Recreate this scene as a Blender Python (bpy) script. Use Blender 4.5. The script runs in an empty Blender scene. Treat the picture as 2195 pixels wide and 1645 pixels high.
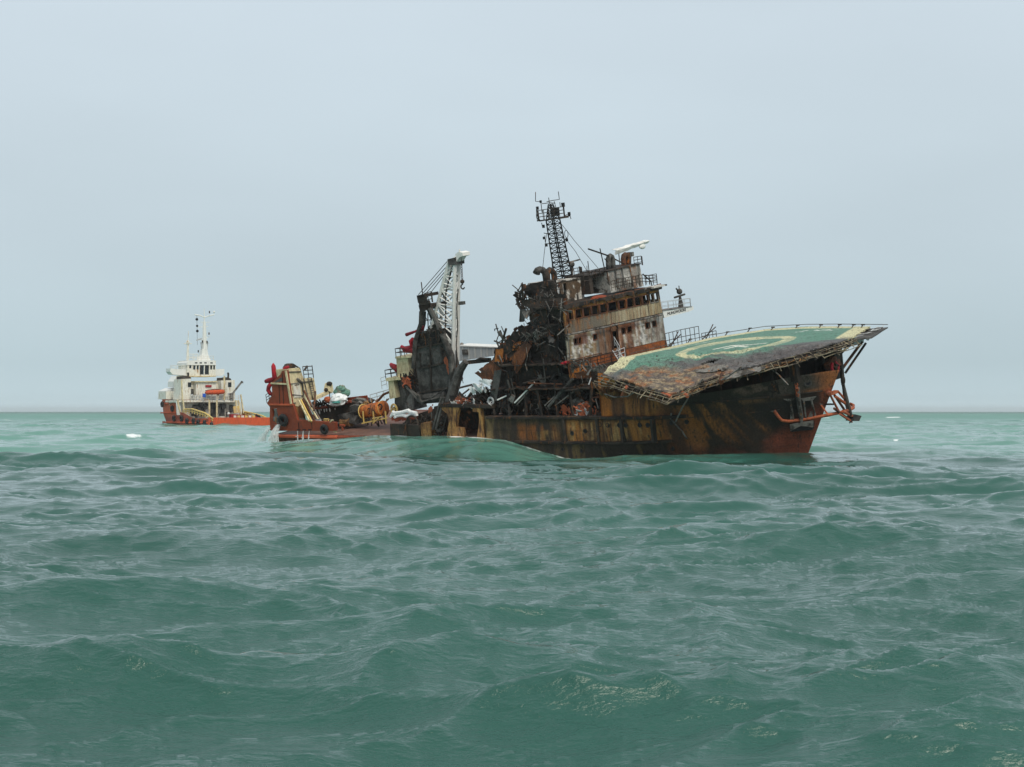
import bpy, math, random
import numpy as np
from mathutils import Matrix, Vector
random.seed(7)
sc = bpy.context.scene
col = sc.collection
# ------------------------------------------------------------------ camera
FPX, CX, HZ, CAMH = 3500.0, 1097.5, 882.0, 3.7      # focal length in photo pixels, centre, horizon row, eye height
cam_d = bpy.data.cameras.new('camera'); cam = bpy.data.objects.new('camera', cam_d); col.objects.link(cam)
cam.location = (0, 0, CAMH); cam.rotation_euler = (math.radians(90), 0, 0)
cam_d.sensor_width = 36; cam_d.lens = 36 * FPX / 2195; cam_d.shift_y = (HZ - 822.5) / 2195
cam_d.clip_start = 0.5; cam_d.clip_end = 90000
sc.camera = cam
# ------------------------------------------------------------------ world, sun, exposure
SUN_EL, SUN_AZ = math.radians(48), math.radians(160)     # azimuth clockwise from +Y: behind the camera, to the right
w = bpy.data.worlds.new('World'); sc.world = w; w.use_nodes = True
nt = w.node_tree; nt.nodes.clear()
def N(nt, t, **k):
    n = nt.nodes.new(t)
    for a, b in k.items():
        if a.startswith('i_'): n.inputs[a[2:].replace('_', ' ')].default_value = b
        else: setattr(n, a, b)
    return n
def ramp(nt, stops, interp='LINEAR'):
    r = nt.nodes.new('ShaderNodeValToRGB'); r.color_ramp.interpolation = interp
    e = r.color_ramp.elements
    while len(e) < len(stops): e.new(0.5)
    for i, (p, c) in enumerate(stops): e[i].position = p; e[i].color = (*c, 1)
    return r
def lin(*c):
    if len(c) == 1: h = c[0].lstrip('#'); c = [int(h[i:i+2], 16) for i in (0, 2, 4)]
    return tuple((x/255/12.92 if x/255 <= .04045 else ((x/255+.055)/1.055)**2.4) for x in c)
L = nt.links.new
sky = N(nt, 'ShaderNodeTexSky', sky_type='NISHITA', sun_disc=False, sun_elevation=SUN_EL, sun_rotation=SUN_AZ, air_density=2.0, dust_density=6.0)
tc = N(nt, 'ShaderNodeTexCoord'); sx = N(nt, 'ShaderNodeSeparateXYZ'); L(tc.outputs['Generated'], sx.inputs[0])
mr = N(nt, 'ShaderNodeMapRange'); L(sx.outputs['Z'], mr.inputs[0]); mr.inputs[1].default_value = -0.02; mr.inputs[2].default_value = 0.55
rp = ramp(nt, [(0.0, lin(212, 234, 242)), (0.037, lin(210, 232, 240)), (0.048, lin(193, 213, 220)), (0.085, lin(184, 203, 210)), (0.22, lin(192, 208, 217)), (0.45, lin(203, 217, 227)), (1.0, lin(200, 210, 218))])
L(mr.outputs[0], rp.inputs[0])
nz = N(nt, 'ShaderNodeTexNoise'); nz.inputs['Scale'].default_value = 3.0; nz.inputs['Detail'].default_value = 3
mpv = N(nt, 'ShaderNodeMapping'); mpv.inputs['Scale'].default_value = (1, 1, 3.0); L(tc.outputs['Generated'], mpv.inputs[0]); L(mpv.outputs[0], nz.inputs['Vector'])
mr2 = N(nt, 'ShaderNodeMapRange'); L(nz.outputs[0], mr2.inputs[0]); mr2.inputs[1].default_value = .3; mr2.inputs[2].default_value = .7; mr2.inputs[3].default_value = .955; mr2.inputs[4].default_value = 1.035
mulc = N(nt, 'ShaderNodeVectorMath', operation='SCALE'); L(rp.outputs[0], mulc.inputs[0]); L(mr2.outputs[0], mulc.inputs['Scale'])
b1 = N(nt, 'ShaderNodeBackground'); L(mulc.outputs[0], b1.inputs[0]); b1.inputs[1].default_value = 1.09
b2 = N(nt, 'ShaderNodeBackground'); L(sky.outputs[0], b2.inputs[0]); b2.inputs[1].default_value = 0.08
mx = N(nt, 'ShaderNodeMixShader'); mx.inputs[0].default_value = 0.94
L(b2.outputs[0], mx.inputs[1]); L(b1.outputs[0], mx.inputs[2])
wo = N(nt, 'ShaderNodeOutputWorld'); L(mx.outputs[0], wo.inputs[0])
sd = bpy.data.lights.new('sun', 'SUN'); sd.energy = 2.2; sd.angle = math.radians(28); sd.color = (1, .91, .77)
so = bpy.data.objects.new('sun', sd); col.objects.link(so)
sdir = Vector((math.sin(SUN_AZ)*math.cos(SUN_EL), math.cos(SUN_AZ)*math.cos(SUN_EL), math.sin(SUN_EL)))
so.rotation_euler = sdir.to_track_quat('Z', 'Y').to_euler()
sc.view_settings.view_transform = 'Standard'; sc.view_settings.look = 'None'; sc.view_settings.exposure = 0; sc.view_settings.gamma = 1
sc.render.resolution_x = 1024; sc.render.resolution_y = 767
# ------------------------------------------------------------------ numpy noise
def _h(ix, iy, iz):
    n = (ix.astype(np.int64)*374761393 + iy.astype(np.int64)*668265263 + iz.astype(np.int64)*2147483647) & 0xffffffff
    n = ((n ^ (n >> 13)) * 1274126177) & 0xffffffff
    return ((n ^ (n >> 16)) & 0xffff) / 65535.0
def vnoise(x, y, z=0.0):
    x, y, z = np.broadcast_arrays(np.asarray(x, float), np.asarray(y, float), np.asarray(z, float))
    X, Y, Z = np.floor(x), np.floor(y), np.floor(z); fx, fy, fz = x-X, y-Y, z-Z
    s = lambda t: t*t*(3-2*t)
    fx, fy, fz = s(fx), s(fy), s(fz); r = 0
    for a in (0, 1):
        for b in (0, 1):
            for c in (0, 1):
                r = r + _h(X+a, Y+b, Z+c)*(fx if a else 1-fx)*(fy if b else 1-fy)*(fz if c else 1-fz)
    return r
def fbm(x, y, z=0.0, o=4):
    r = 0; a = .5; t = 0
    for i in range(o):
        r = r + a*vnoise(np.asarray(x)*2**i+i*17.3, np.asarray(y)*2**i+i*5.7, np.asarray(z)*2**i+i*3.1); t += a; a *= .55
    return r/t
def sst(a, b, x):
    t = np.clip((x-a)/(b-a+1e-9), 0, 1); return t*t*(3-2*t)
def box01(x, a, b, s): return sst(a-s, a+s, x)*(1-sst(b-s, b+s, x))
# ------------------------------------------------------------------ frames: pixel of the photograph -> point on a plane of a ship
class Frame:
    def __init__(s, th, ph, O, flip=False):
        th, ph = math.radians(th), math.radians(ph)
        h = np.array([math.cos(th), -math.sin(th), 0.]) if not flip else np.array([-math.cos(th), math.sin(th), 0.])
        p0 = np.array([-h[1], h[0], 0]); u0 = np.array([0, 0, 1.])
        p = p0*math.cos(ph) + u0*math.sin(ph); u = np.cross(h, p)
        s.F = np.array([h, p, u]); s.O = np.array(O, float)
        s.M = Matrix([[*s.F[:, i], s.O[i]] for i in range(3)] + [[0, 0, 0, 1]])
    def at(s, px, py, X=None, Y=None, Z=None):
        d = s.F @ np.array([(px-CX)/FPX, 1, (HZ-py)/FPX]); c = s.F @ (np.array([0, 0, CAMH]) - s.O)
        ax, v = (0, X) if X is not None else (1, Y) if Y is not None else (2, Z)
        q = c + d*((v-c[ax])/d[ax]); return tuple(float(t) for t in q)
    def px(s, q):
        w_ = s.O + s.F.T @ np.array(q, float); return CX+FPX*w_[0]/w_[1], HZ-FPX*(w_[2]-CAMH)/w_[1]
F0 = Frame(40, 10, (0, 0, 0))
WF = Frame(40, 10, np.array([7.44, 135, 1.08]) - F0.F.T @ np.array([0, -7., 0]))
P = WF.at
# ------------------------------------------------------------------ mesh builder
def V(*a): return Vector(a)
class MB:
    def __init__(s): s.v = []; s.f = []
    def add(s, vs, fs):
        o = len(s.v); s.v += [tuple(v) for v in vs]; s.f += [tuple(i+o for i in f) for f in fs]; return s
    def box(s, c, d, rot=None):
        c = Vector(c); hx, hy, hz = d[0]/2, d[1]/2, d[2]/2
        vs = [Vector((x, y, z)) for x in (-hx, hx) for y in (-hy, hy) for z in (-hz, hz)]
        if rot is not None: vs = [rot @ v for v in vs]
        return s.add([c+v for v in vs], [(0, 1, 3, 2), (4, 6, 7, 5), (0, 4, 5, 1), (2, 3, 7, 6), (0, 2, 6, 4), (1, 5, 7, 3)])
    def bb(s, x0, x1, y0, y1, z0, z1): return s.box(((x0+x1)/2, (y0+y1)/2, (z0+z1)/2), (abs(x1-x0), abs(y1-y0), abs(z1-z0)))
    def tube(s, a, b, r, r2=None, n=6, cap=True):
        a, b = Vector(a), Vector(b); d = b-a
        if d.length < 1e-6: return s
        r2 = r if r2 is None else r2
        q = d.to_track_quat('Z', 'Y'); vs = []
        for k in range(n):
            t = 2*math.pi*k/n; e = q @ Vector((math.cos(t), math.sin(t), 0)); vs += [a+e*r, b+e*r2]
        fs = [(2*k, 2*((k+1) % n), 2*((k+1) % n)+1, 2*k+1) for k in range(n)]
        if cap: fs += [tuple(2*k for k in range(n))[::-1], tuple(2*k+1 for k in range(n))]
        return s.add(vs, fs)
    def path(s, pts, r, n=6):
        pts = [Vector(p) for p in pts]; m = len(pts); rings = []
        rr = r if isinstance(r, (list, tuple)) else [r]*m
        up = None
        for i, p in enumerate(pts):
            d = (pts[min(i+1, m-1)] - pts[max(i-1, 0)]).normalized()
            if up is None: up = d.orthogonal().normalized()
            up = (up - d*up.dot(d)).normalized(); e2 = d.cross(up)
            rings.append([p + (up*math.cos(2*math.pi*k/n) + e2*math.sin(2*math.pi*k/n))*rr[i] for k in range(n)])
        o = [v for R in rings for v in R]
        fs = [(i*n+k, i*n+(k+1) % n, (i+1)*n+(k+1) % n, (i+1)*n+k) for i in range(m-1) for k in range(n)]
        fs += [tuple(range(n))[::-1], tuple((m-1)*n+k for k in range(n))]
        return s.add(o, fs)
    def prism(s, poly, ext):
        ext = Vector(ext); n = len(poly); a = [Vector(p) for p in poly]
        return s.add(a+[p+ext for p in a], [tuple(range(n)), tuple(n+k for k in range(n))[::-1]] + [(k, n+k, n+(k+1) % n, (k+1) % n) for k in range(n)])
    def ibeam(s, a, b, h, wd=None, up=(0, 0, 1)):
        a, b = Vector(a), Vector(b); d = (b-a); wd = wd or h*.6
        x = d.normalized(); y = Vector(up).cross(x)
        if y.length < 1e-3: y = x.orthogonal()
        y.normalize(); z = x.cross(y); R = Matrix((x, y, z)).transposed(); c = (a+b)/2
        s.box(c, (d.length, h*.14, h), R)
        s.box(c+z*h/2, (d.length, wd, h*.12), R); s.box(c-z*h/2, (d.length, wd, h*.12), R); return s
    def beam(s, a, b, w_, h, up=(0, 0, 1)):
        a, b = Vector(a), Vector(b); x = (b-a).normalized(); y = Vector(up).cross(x)
        if y.length < 1e-3: y = x.orthogonal()
        y.normalize(); z = x.cross(y); return s.box((a+b)/2, ((b-a).length, w_, h), Matrix((x, y, z)).transposed())
    def torus(s, c, ax, R, r, n=16, m=8, a0=0, a1=2*math.pi):
        c = Vector(c); q = Vector(ax).to_track_quat('Z', 'Y'); vs = []; full = abs(a1-a0-2*math.pi) < 1e-3; N_ = n if full else n+1
        for i in range(N_):
            t = a0+(a1-a0)*i/n; e = Vector((math.cos(t), math.sin(t), 0))
            for k in range(m):
                u = 2*math.pi*k/m; vs.append(c + q @ (e*(R+r*math.cos(u)) + Vector((0, 0, r*math.sin(u)))))
        return s.add(vs, [(i*m+k, ((i+1) % N_)*m+k, ((i+1) % N_)*m+(k+1) % m, i*m+(k+1) % m) for i in range(n) for k in range(m)])
    def ball(s, c, r, n=12, m=8, sc_=(1, 1, 1), rough=0, seed=0):
        c = Vector(c); vs = [c+Vector((0, 0, -r*sc_[2]))]; rd = random.Random(seed)
        for j in range(1, m):
            ph = -math.pi/2+math.pi*j/m
            for k in range(n):
                t = 2*math.pi*k/n; g = 1+rough*rd.uniform(-1, 1)
                vs.append(c+Vector((r*g*math.cos(ph)*math.cos(t)*sc_[0], r*g*math.cos(ph)*math.sin(t)*sc_[1], r*g*math.sin(ph)*sc_[2])))
        vs.append(c+Vector((0, 0, r*sc_[2])))
        fs = [(0, 1+(k+1) % n, 1+k) for k in range(n)]
        fs += [(1+j*n+k, 1+j*n+(k+1) % n, 1+(j+1)*n+(k+1) % n, 1+(j+1)*n+k) for j in range(m-2) for k in range(n)]
        t = len(vs)-1; fs += [(t, 1+(m-2)*n+k, 1+(m-2)*n+(k+1) % n) for k in range(n)]
        return s.add(vs, fs)
    def rail(s, pts, h=1.0, r=.03, sp=1.3, bars=3, up=(0, 0, 1)):
        up = Vector(up); pts = [Vector(p) for p in pts]
        for a, b in zip(pts, pts[1:]):
            n = max(1, round((b-a).length/sp))
            for i in range(n+1): q = a.lerp(b, i/n); s.tube(q, q+up*h, r, n=4)
            for k in range(bars): s.tube(a+up*h*(k+1)/bars, b+up*h*(k+1)/bars, r*.85, n=4)
        return s
    def lattice(s, A, B, n, rc, rb):
        A = [Vector(p) for p in A]; B = [Vector(p) for p in B]; m = len(A)
        for a, b in zip(A, B): s.tube(a, b, rc)
        for i in range(n):
            lo = [a.lerp(b, i/n) for a, b in zip(A, B)]; hi = [a.lerp(b, (i+1)/n) for a, b in zip(A, B)]
            for k in range(m):
                j = (k+1) % m
                s.tube(hi[k], hi[j], rb, n=4); s.tube(lo[k], hi[j], rb, n=4) if i % 2 else s.tube(lo[j], hi[k], rb, n=4)
        return s
    def sheet(s, c4, nu, nv, amp=.1, sc_=1.0, ragged=0.0, seed=0, th=.04):
        """crumpled, torn plate between four corners"""
        rd = random.Random(seed); a, b, c, d = [np.array(p, float) for p in c4]
        nrm = np.cross(b-a, d-a); nrm /= np.linalg.norm(nrm)
        u, v = np.meshgrid(np.linspace(0, 1, nu+1), np.linspace(0, 1, nv+1), indexing='ij')
        p = (a*(1-u[..., None])+b*u[..., None])*(1-v[..., None]) + (d*(1-u[..., None])+c*u[..., None])*v[..., None]
        nn = fbm(p[..., 0]*sc_+seed*3.1, p[..., 1]*sc_+p[..., 2]*sc_*.7, p[..., 2]*sc_)-.5
        ed = np.minimum(np.minimum(u, 1-u), np.minimum(v, 1-v))
        p = p + nrm*(nn*amp*2)[..., None] + (nrm*th/2)
        jx = np.array([[rd.uniform(-1, 1), rd.uniform(-1, 1)] for _ in range(u.size)]).reshape(*u.shape, 2)
        if ragged: p = p + ((b-a)/nu*.4*jx[..., :1] + (d-a)/nv*.4*jx[..., 1:])*(ed < .01)[..., None]*min(1, ragged*3)
        n0 = len(s.v); idx = lambda i, j: n0+i*(nv+1)+j; top = [tuple(q) for q in p.reshape(-1, 3)]; bot = [tuple(q) for q in (p-nrm*th).reshape(-1, 3)]
        s.v += top+bot; off = len(top)
        keep = [[not (ragged and (i in (0, nu-1) or j in (0, nv-1)) and rd.random() < ragged) for j in range(nv)] for i in range(nu)]
        for i in range(nu):
            for j in range(nv):
                if not keep[i][j]: continue
                q = (idx(i, j), idx(i+1, j), idx(i+1, j+1), idx(i, j+1)); s.f.append(q); s.f.append(tuple(t+off for t in q[::-1]))
                for (di, dj, e) in ((-1, 0, (3, 0)), (1, 0, (1, 2)), (0, -1, (0, 1)), (0, 1, (2, 3))):
                    ii, jj = i+di, j+dj
                    if not (0 <= ii < nu and 0 <= jj < nv and keep[ii][jj]): s.f.append((q[e[1]], q[e[0]], q[e[0]]+off, q[e[1]]+off))
        return s
    def build(s, name, mat, parent=None, smooth=False, colf=None, base=None, frame=None):
        bs = Vector(base) if base is not None else (parent.get('_b') and Vector(parent['_b']) if parent is not None and '_b' in parent else Vector((0, 0, 0)))
        me = bpy.data.meshes.new(name); vv = np.array(s.v, float)
        me.from_pydata([tuple(r) for r in (vv-np.array(bs))], [], s.f)
        if isinstance(mat, str): mat = M[mat]
        me.materials.append(mat)
        if smooth: me.polygons.foreach_set('use_smooth', [True]*len(me.polygons))
        if colf is not None:
            c = colf(vv); at = me.color_attributes.new('Col', 'FLOAT_COLOR', 'POINT')
            at.data.foreach_set('color', np.c_[np.clip(c, 0, 1), np.ones(len(c))].astype(np.float32).ravel())
        me.update(); o = bpy.data.objects.new(name, me); col.objects.link(o)
        if parent is not None: o.parent = parent
        elif frame is not None: o.matrix_world = frame.M @ Matrix.Translation(bs)
        return o
def tag(o, label=None, cat=None, group=None, kind=None):
    for k, v in (('label', label), ('category', cat), ('group', group), ('kind', kind)):
        if v: o[k] = v
    return o
def thing(name, label, cat, base=(0, 0, 0), frame=None, group=None):
    o = bpy.data.objects.new(name, None); col.objects.link(o); o.empty_display_size = .5
    o.matrix_world = (frame.M if frame else Matrix.Identity(4)) @ Matrix.Translation(Vector(base)); o['_b'] = list(base)
    return tag(o, label, cat, group)
def copy_tree(o, parent=None):
    c = o.copy(); col.objects.link(c); c.parent = parent
    for ch in [x for x in col.objects if x.parent == o]: copy_tree(ch, c)
    return c
# ------------------------------------------------------------------ materials
M = {}
def new_mat(name):
    m = bpy.data.materials.new(name); m.use_nodes = True; n = m.node_tree; n.nodes.clear()
    b = n.nodes.new('ShaderNodeBsdfPrincipled'); o = n.nodes.new('ShaderNodeOutputMaterial'); n.links.new(b.outputs[0], o.inputs[0]); M[name] = m
    return m, n, b
def mixc(n, f, a, b, mode='MIX'):
    x = n.nodes.new('ShaderNodeMix'); x.data_type = 'RGBA'; x.blend_type = mode
    for s_, v in ((0, f), (6, a), (7, b)):
        if hasattr(v, 'links') or hasattr(v, 'is_output'): n.links.new(v, x.inputs[s_])
        else: x.inputs[s_].default_value = v if s_ == 0 else (*v, 1)
    return x.outputs[2]
def noise(n, vec, scale, detail=4, rough=.6, w_=0, thr=None, stretch=None):
    t = n.nodes.new('ShaderNodeTexNoise'); t.inputs['Scale'].default_value = scale; t.inputs['Detail'].default_value = detail; t.inputs['Roughness'].default_value = rough
    mp = n.nodes.new('ShaderNodeMapping'); mp.inputs['Location'].default_value = (w_, w_*1.7, w_*.6)
    if stretch: mp.inputs['Scale'].default_value = stretch
    n.links.new(vec, mp.inputs[0]); n.links.new(mp.outputs[0], t.inputs['Vector'])
    if thr is None: return t.outputs[0]
    r = n.nodes.new('ShaderNodeMapRange'); n.links.new(t.outputs[0], r.inputs[0]); r.inputs[1].default_value, r.inputs[2].default_value = thr
    return r.outputs[0]
def wear(name, base, patch=None, spots=None, pt=(.5, .56), stt=(.58, .64), ps=.6, ss=2.2, rough=.75, streak=(1.6, 1.6, .35), attr=False, bump=.35, var=.35, grime=.35, metal=0):
    """painted or burnt steel: base colour, large patches, running streaks, fine variation"""
    m, n, b = new_mat(name); tcn = n.nodes.new('ShaderNodeTexCoord'); v = tcn.outputs['Object']
    if attr:
        a = n.nodes.new('ShaderNodeAttribute'); a.attribute_name = 'Col'; c = a.outputs['Color']
    else: c = mixc(n, 0, base, base)
    if patch: c = mixc(n, noise(n, v, ps, 6, .65, 3, pt), c, patch)
    if spots: c = mixc(n, noise(n, v, ss, 6, .65, 9, stt, streak), c, spots)
    if grime: 
        g = noise(n, v, 3.0, 5, .7, 21, (.45, .75), streak); gm = n.nodes.new('ShaderNodeMath'); gm.operation = 'MULTIPLY'; n.links.new(g, gm.inputs[0]); gm.inputs[1].default_value = grime
        c = mixc(n, gm.outputs[0], c, (.02, .016, .013))
    fv = noise(n, v, 9, 5, .7, 5); r = n.nodes.new('ShaderNodeMapRange'); n.links.new(fv, r.inputs[0]); r.inputs[1].default_value = .3; r.inputs[2].default_value = .7; r.inputs[3].default_value = 1-var; r.inputs[4].default_value = 1+var
    s_ = n.nodes.new('ShaderNodeVectorMath'); s_.operation = 'SCALE'; n.links.new(c, s_.inputs[0]); n.links.new(r.outputs[0], s_.inputs['Scale'])
    n.links.new(s_.outputs[0], b.inputs['Base Color']); b.inputs['Roughness'].default_value = rough; b.inputs['Specular IOR Level'].default_value = .25; b.inputs['Metallic'].default_value = metal
    bp = n.nodes.new('ShaderNodeBump'); bp.inputs['Strength'].default_value = bump; bp.inputs['Distance'].default_value = .08
    n.links.new(noise(n, v, 4, 6, .7, 1), bp.inputs['Height']); n.links.new(bp.outputs[0], b.inputs['Normal'])
    return m
SOOT = (.018, .016, .015); RUST = (.30, .095, .022); DRUST = (.12, .045, .02); OCHRE = (.34, .2, .055)
wear('burnt_paint', None, spots=(.045, .03, .024), ss=1.5, stt=(.55, .66), streak=(3.2, 3.2, .22), attr=True, grime=.45, var=.45)
wear('soot', (.034, .029, .025), (.06, .046, .037), (.13, .055, .026), pt=(.46, .6), stt=(.58, .68), grime=0, bump=.7)
wear('soot_brown', (.045, .035, .028), SOOT, (.17, .065, .022), pt=(.45, .55), stt=(.57, .65), grime=.2)
wear('rust', (.17, .06, .026), (.07, .035, .024), (.38, .13, .035), pt=(.4, .56), stt=(.58, .68), grime=.5)
wear('bright_rust', (.42, .14, .03), (.2, .065, .02), (.05, .035, .03), pt=(.52, .62), stt=(.58, .66))
wear('ash', (.2, .19, .175), (.05, .045, .04), (.3, .14, .06), pt=(.48, .58), stt=(.6, .66), ps=1.2)
wear('char_grey', (.1, .096, .09), (.035, .033, .031), (.2, .19, .175), pt=(.45, .6), stt=(.6, .68), ps=.9, bump=.6)
wear('scorched_white', (.62, .6, .56), (.08, .065, .055), (.24, .1, .04), pt=(.5, .56), stt=(.6, .65), ps=.9, ss=1.8, grime=.7)
wear('white_paint', (.78, .78, .75), None, (.45, .33, .2), stt=(.68, .76), grime=.2, var=.08, bump=.1, rough=.5)
wear('boom_white', (.82, .81, .78), (.6, .57, .52), (.35, .25, .16), pt=(.62, .72), stt=(.7, .76), grime=.05, var=.08)
wear('pale_grey', (.5, .52, .53), (.4, .41, .41), (.2, .15, .11), pt=(.5, .65), stt=(.68, .74), grime=.2, var=.1)
wear('cream', (.74, .64, .4), (.5, .4, .24), (.25, .13, .06), pt=(.48, .62), stt=(.58, .68), ps=1.0, grime=.45, var=.12, bump=.15)
wear('tug_white', (.78, .76, .68), (.66, .62, .5), (.42, .25, .13), pt=(.5, .7), stt=(.56, .68), ps=.5, ss=1.2, grime=.4, var=.08, bump=.1)
wear('oxide_red', (.27, .058, .026), (.21, .05, .027), (.13, .05, .03), pt=(.48, .6), stt=(.6, .7), grime=.2, var=.14, bump=.15)
wear('tug_orange', (.62, .095, .03), (.45, .08, .035), (.3, .12, .07), pt=(.5, .66), stt=(.56, .68), ps=.5, grime=.45, var=.2)
wear('tug_hull', (.34, .07, .04), (.42, .08, .04), (.17, .08, .06), pt=(.45, .6), stt=(.55, .66), ps=.3, grime=.25, var=.15)
wear('orange_line', (.6, .13, .06), (.4, .09, .04), None, grime=.15, var=.15)
wear('pipe_red', (.4, .012, .026), (.22, .014, .02), (.12, .03, .025), grime=.4, var=.2, rough=.6, bump=.05, pt=(.45, .6), stt=(.6, .7))
wear('orange_tank', (.62, .18, .035), (.36, .1, .03), (.07, .04, .03), pt=(.45, .6), stt=(.52, .62), ps=1.6, ss=1.8, grime=.5)
wear('deck_rust', (.19, .1, .075), (.12, .065, .05), (.25, .14, .1), pt=(.42, .6), stt=(.55, .7), streak=(.5, 2, 1))
wear('yellow_rail', (.7, .5, .16), (.6, .42, .2), (.3, .18, .08), pt=(.5, .6), stt=(.66, .7), grime=.1, var=.1)
wear('rubber', (.022, .022, .024), (.05, .047, .045), None, grime=0, rough=.9)
wear('black_paint', (.012, .012, .014), None, None, grime=0, rough=.6)
wear('tarp_white', (.82, .84, .84), (.66, .7, .72), None, grime=.1, var=.05, bump=.5, pt=(.5, .6), ps=1.5)
wear('tarp_teal', (.08, .3, .27), (.1, .22, .2), None, grime=.1)
wear('green_net', (.12, .26, .2), (.22, .23, .18), (.05, .1, .07), ps=2)
wear('brass_ochre', (.4, .22, .075), (.2, .1, .045), (.07, .035, .022), pt=(.42, .6), stt=(.48, .6), ps=.9, grime=.5)
wear('scorched_ochre', (.26, .22, .15), (.07, .055, .045), (.4, .33, .2), pt=(.45, .58), stt=(.58, .68), ps=1.6)
wear('blue_plastic', (.02, .12, .6), None, None, grime=.1)
wear('dark_glass', (.02, .025, .03), None, None, grime=0, rough=.15, bump=0, var=.1)
wear('bow_orange', (.42, .115, .052), (.24, .075, .042), (.2, .06, .03), pt=(.5, .62), stt=(.6, .68), grime=.2)
wear('bow_grey', (.12, .105, .095), (.2, .12, .085), (.1, .05, .035), pt=(.5, .6), stt=(.55, .65))
def cd(*c): return lin(*c)
# ================================================================== SEA
def build_sea():
    rd = np.random.RandomState(11)
    az = np.concatenate([np.radians(np.linspace(-180, -30, 60, endpoint=False)), np.linspace(math.radians(-30), math.radians(30), 1440), np.radians(np.linspace(30, 180, 61)[1:])])
    r = [1.2]
    while r[-1] < 14500: r.append(r[-1]*(1.0+ (.0032 if 13 < r[-1] < 420 else .006 if r[-1] < 900 and r[-1] > 10 else .05)))
    r = np.array(r); Rr, A = np.meshgrid(r, az, indexing='ij')
    x = (Rr*np.sin(A)).astype(np.float32); y = (Rr*np.cos(A)).astype(np.float32)
    sp = (Rr*np.where(np.abs(A) < math.radians(30.1), .0032, .045)).astype(np.float32)
    z = np.zeros_like(x); dx = np.zeros_like(x); dy = np.zeros_like(x); jac = np.zeros_like(x); 
    mean = math.radians(-97)                                # waves run towards the camera, a little to the left
    K = 165
    for i in range(K):
        lam = 0.22*(60/0.22)**(i/(K-1)); lam *= rd.uniform(.93, 1.07)
        k = 2*math.pi/lam; sprd = .36 if lam > 6 else .5
        t = mean + rd.randn()*sprd; ph = rd.uniform(0, 6.283)
        slope = (.012 if lam < 1.1 else .009 if lam < 2.5 else .011 if lam < 6 else .021 if lam < 14 else .023*(14/lam)**1.5)
        a = slope/k
        fade = sst(1.8, 3.2, lam/sp).astype(np.float32)
        if fade.max() <= 0: continue
        q = (x*math.cos(t)+y*math.sin(t))*np.float32(k)+np.float32(ph); c = np.cos(q)*fade; s_ = np.sin(q)*fade
        z += a*c; dx -= math.cos(t)*a*s_; dy -= math.sin(t)*a*s_; jac += a*k*c
    for i, lam in enumerate((7.5, 4.2, 2.3, 1.3, .75, .42)):
        th_ = (.12, -.22, .3, -.35, .2, -.1)[i]; u = (x*math.sin(th_)+y*math.cos(th_))/lam; v = (x*math.cos(th_)-y*math.sin(th_))/(lam*2.4)
        nn_ = vnoise(u+.35*np.sin(v*2.1+i), v+.3*np.sin(u*.7), i*3.3)*.65+vnoise(u*1.7+9, v*1.9, i*1.7+5)*.35; rg = np.clip(1-np.abs(2*nn_-1)*2.2, 0, 1)**1.6; md = vnoise(x/(lam*5)+3, y/(lam*5)+i, 7.7*i)
        z += (lam*(.04, .06, .064, .08, .085, .085)[i]*(rg*(.35+1.3*md)-.25)*sst(1.8, 3.4, lam/sp)).astype(np.float32)
    # groups: patches of rougher and smoother sea
    g = (.6+.75*fbm(x/38, y/38, 2.0, 2)).astype(np.float32); z *= g; dx *= g; dy *= g
    calm = (1-.0*Rr).astype(np.float32)
    # the long swell that rises against the wreck and hides its low waist
    def bump(px, D, h, sx_, sy_, th=0):
        X0 = (px-CX)/FPX*D; u = (x-X0); v_ = (y-D); cu = math.cos(th); su = math.sin(th)
        a_ = (u*cu+v_*su)/sx_; b_ = (-u*su+v_*cu)/sy_; return (h*np.exp(-a_*a_-b_*b_)).astype(np.float32)
    WO = WF.O.astype(np.float32); px_ = x-WO[0]; py_ = y-WO[1]; hh = WF.F[0][:2]/np.linalg.norm(WF.F[0][:2]); lx0 = px_*hh[0]+py_*hh[1]; ly0 = -px_*hh[1]+py_*hh[0]
    zt_ = np.interp(lx0, [-60, -48, -41, -31, -25, -18, -13, -9.5, -7, -4, 0, 5, 9, 13, 17, 25, 40], [0, .2, .5, .95, 1.2, 1.42, 1.38, 1.05, .4, -.3, -.55, -.35, .15, .3, .45, .2, 0])
    wt = np.exp(-np.clip(np.abs(-ly0-7.5)-1.0, 0, None)**2/(30.+170.*np.exp(-((lx0-1)/8.)**2)))*sst(-60, -42, lx0)*(1-sst(18, 36, lx0))
    z = (z*(1-.62*wt)+zt_*wt).astype(np.float32)
    z += bump(1400, 19.4, .26, 1.0, .5, .12)+bump(1200, 19.1, .18, .9, .4)+bump(1640, 19.8, .14, 1.0, .4)+bump(2050, 21, .3, 2.5, .7, -.15)+bump(700, 22, .14, 2.0, .5, .1)+bump(300, 30, .18, 2.2, .7)+bump(1250, 31, .18, 2.2, .7, .1)
    Q = 1.12
    X = x+dx*Q; Y = y+dy*Q
    crest = z/np.maximum(.25, 1)
    foam = sst(1.7, 2.3, jac*g+ (fbm(x*.9, y*.9, 5., 3)-.5)*.5)*sst(.25, .6, z)*.55*sst(70, 100, Rr)
    fn = fbm(x*1.7, y*1.7, 9., 4)
    def ff(px, py, wx, wy, s_=1.):
        D = CAMH*FPX/(py-HZ); X0 = (px-CX)/FPX*D
        return s_*np.exp(-((x-X0)/wx)**2-((y-D)/wy)**2)
    spots = 0
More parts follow.
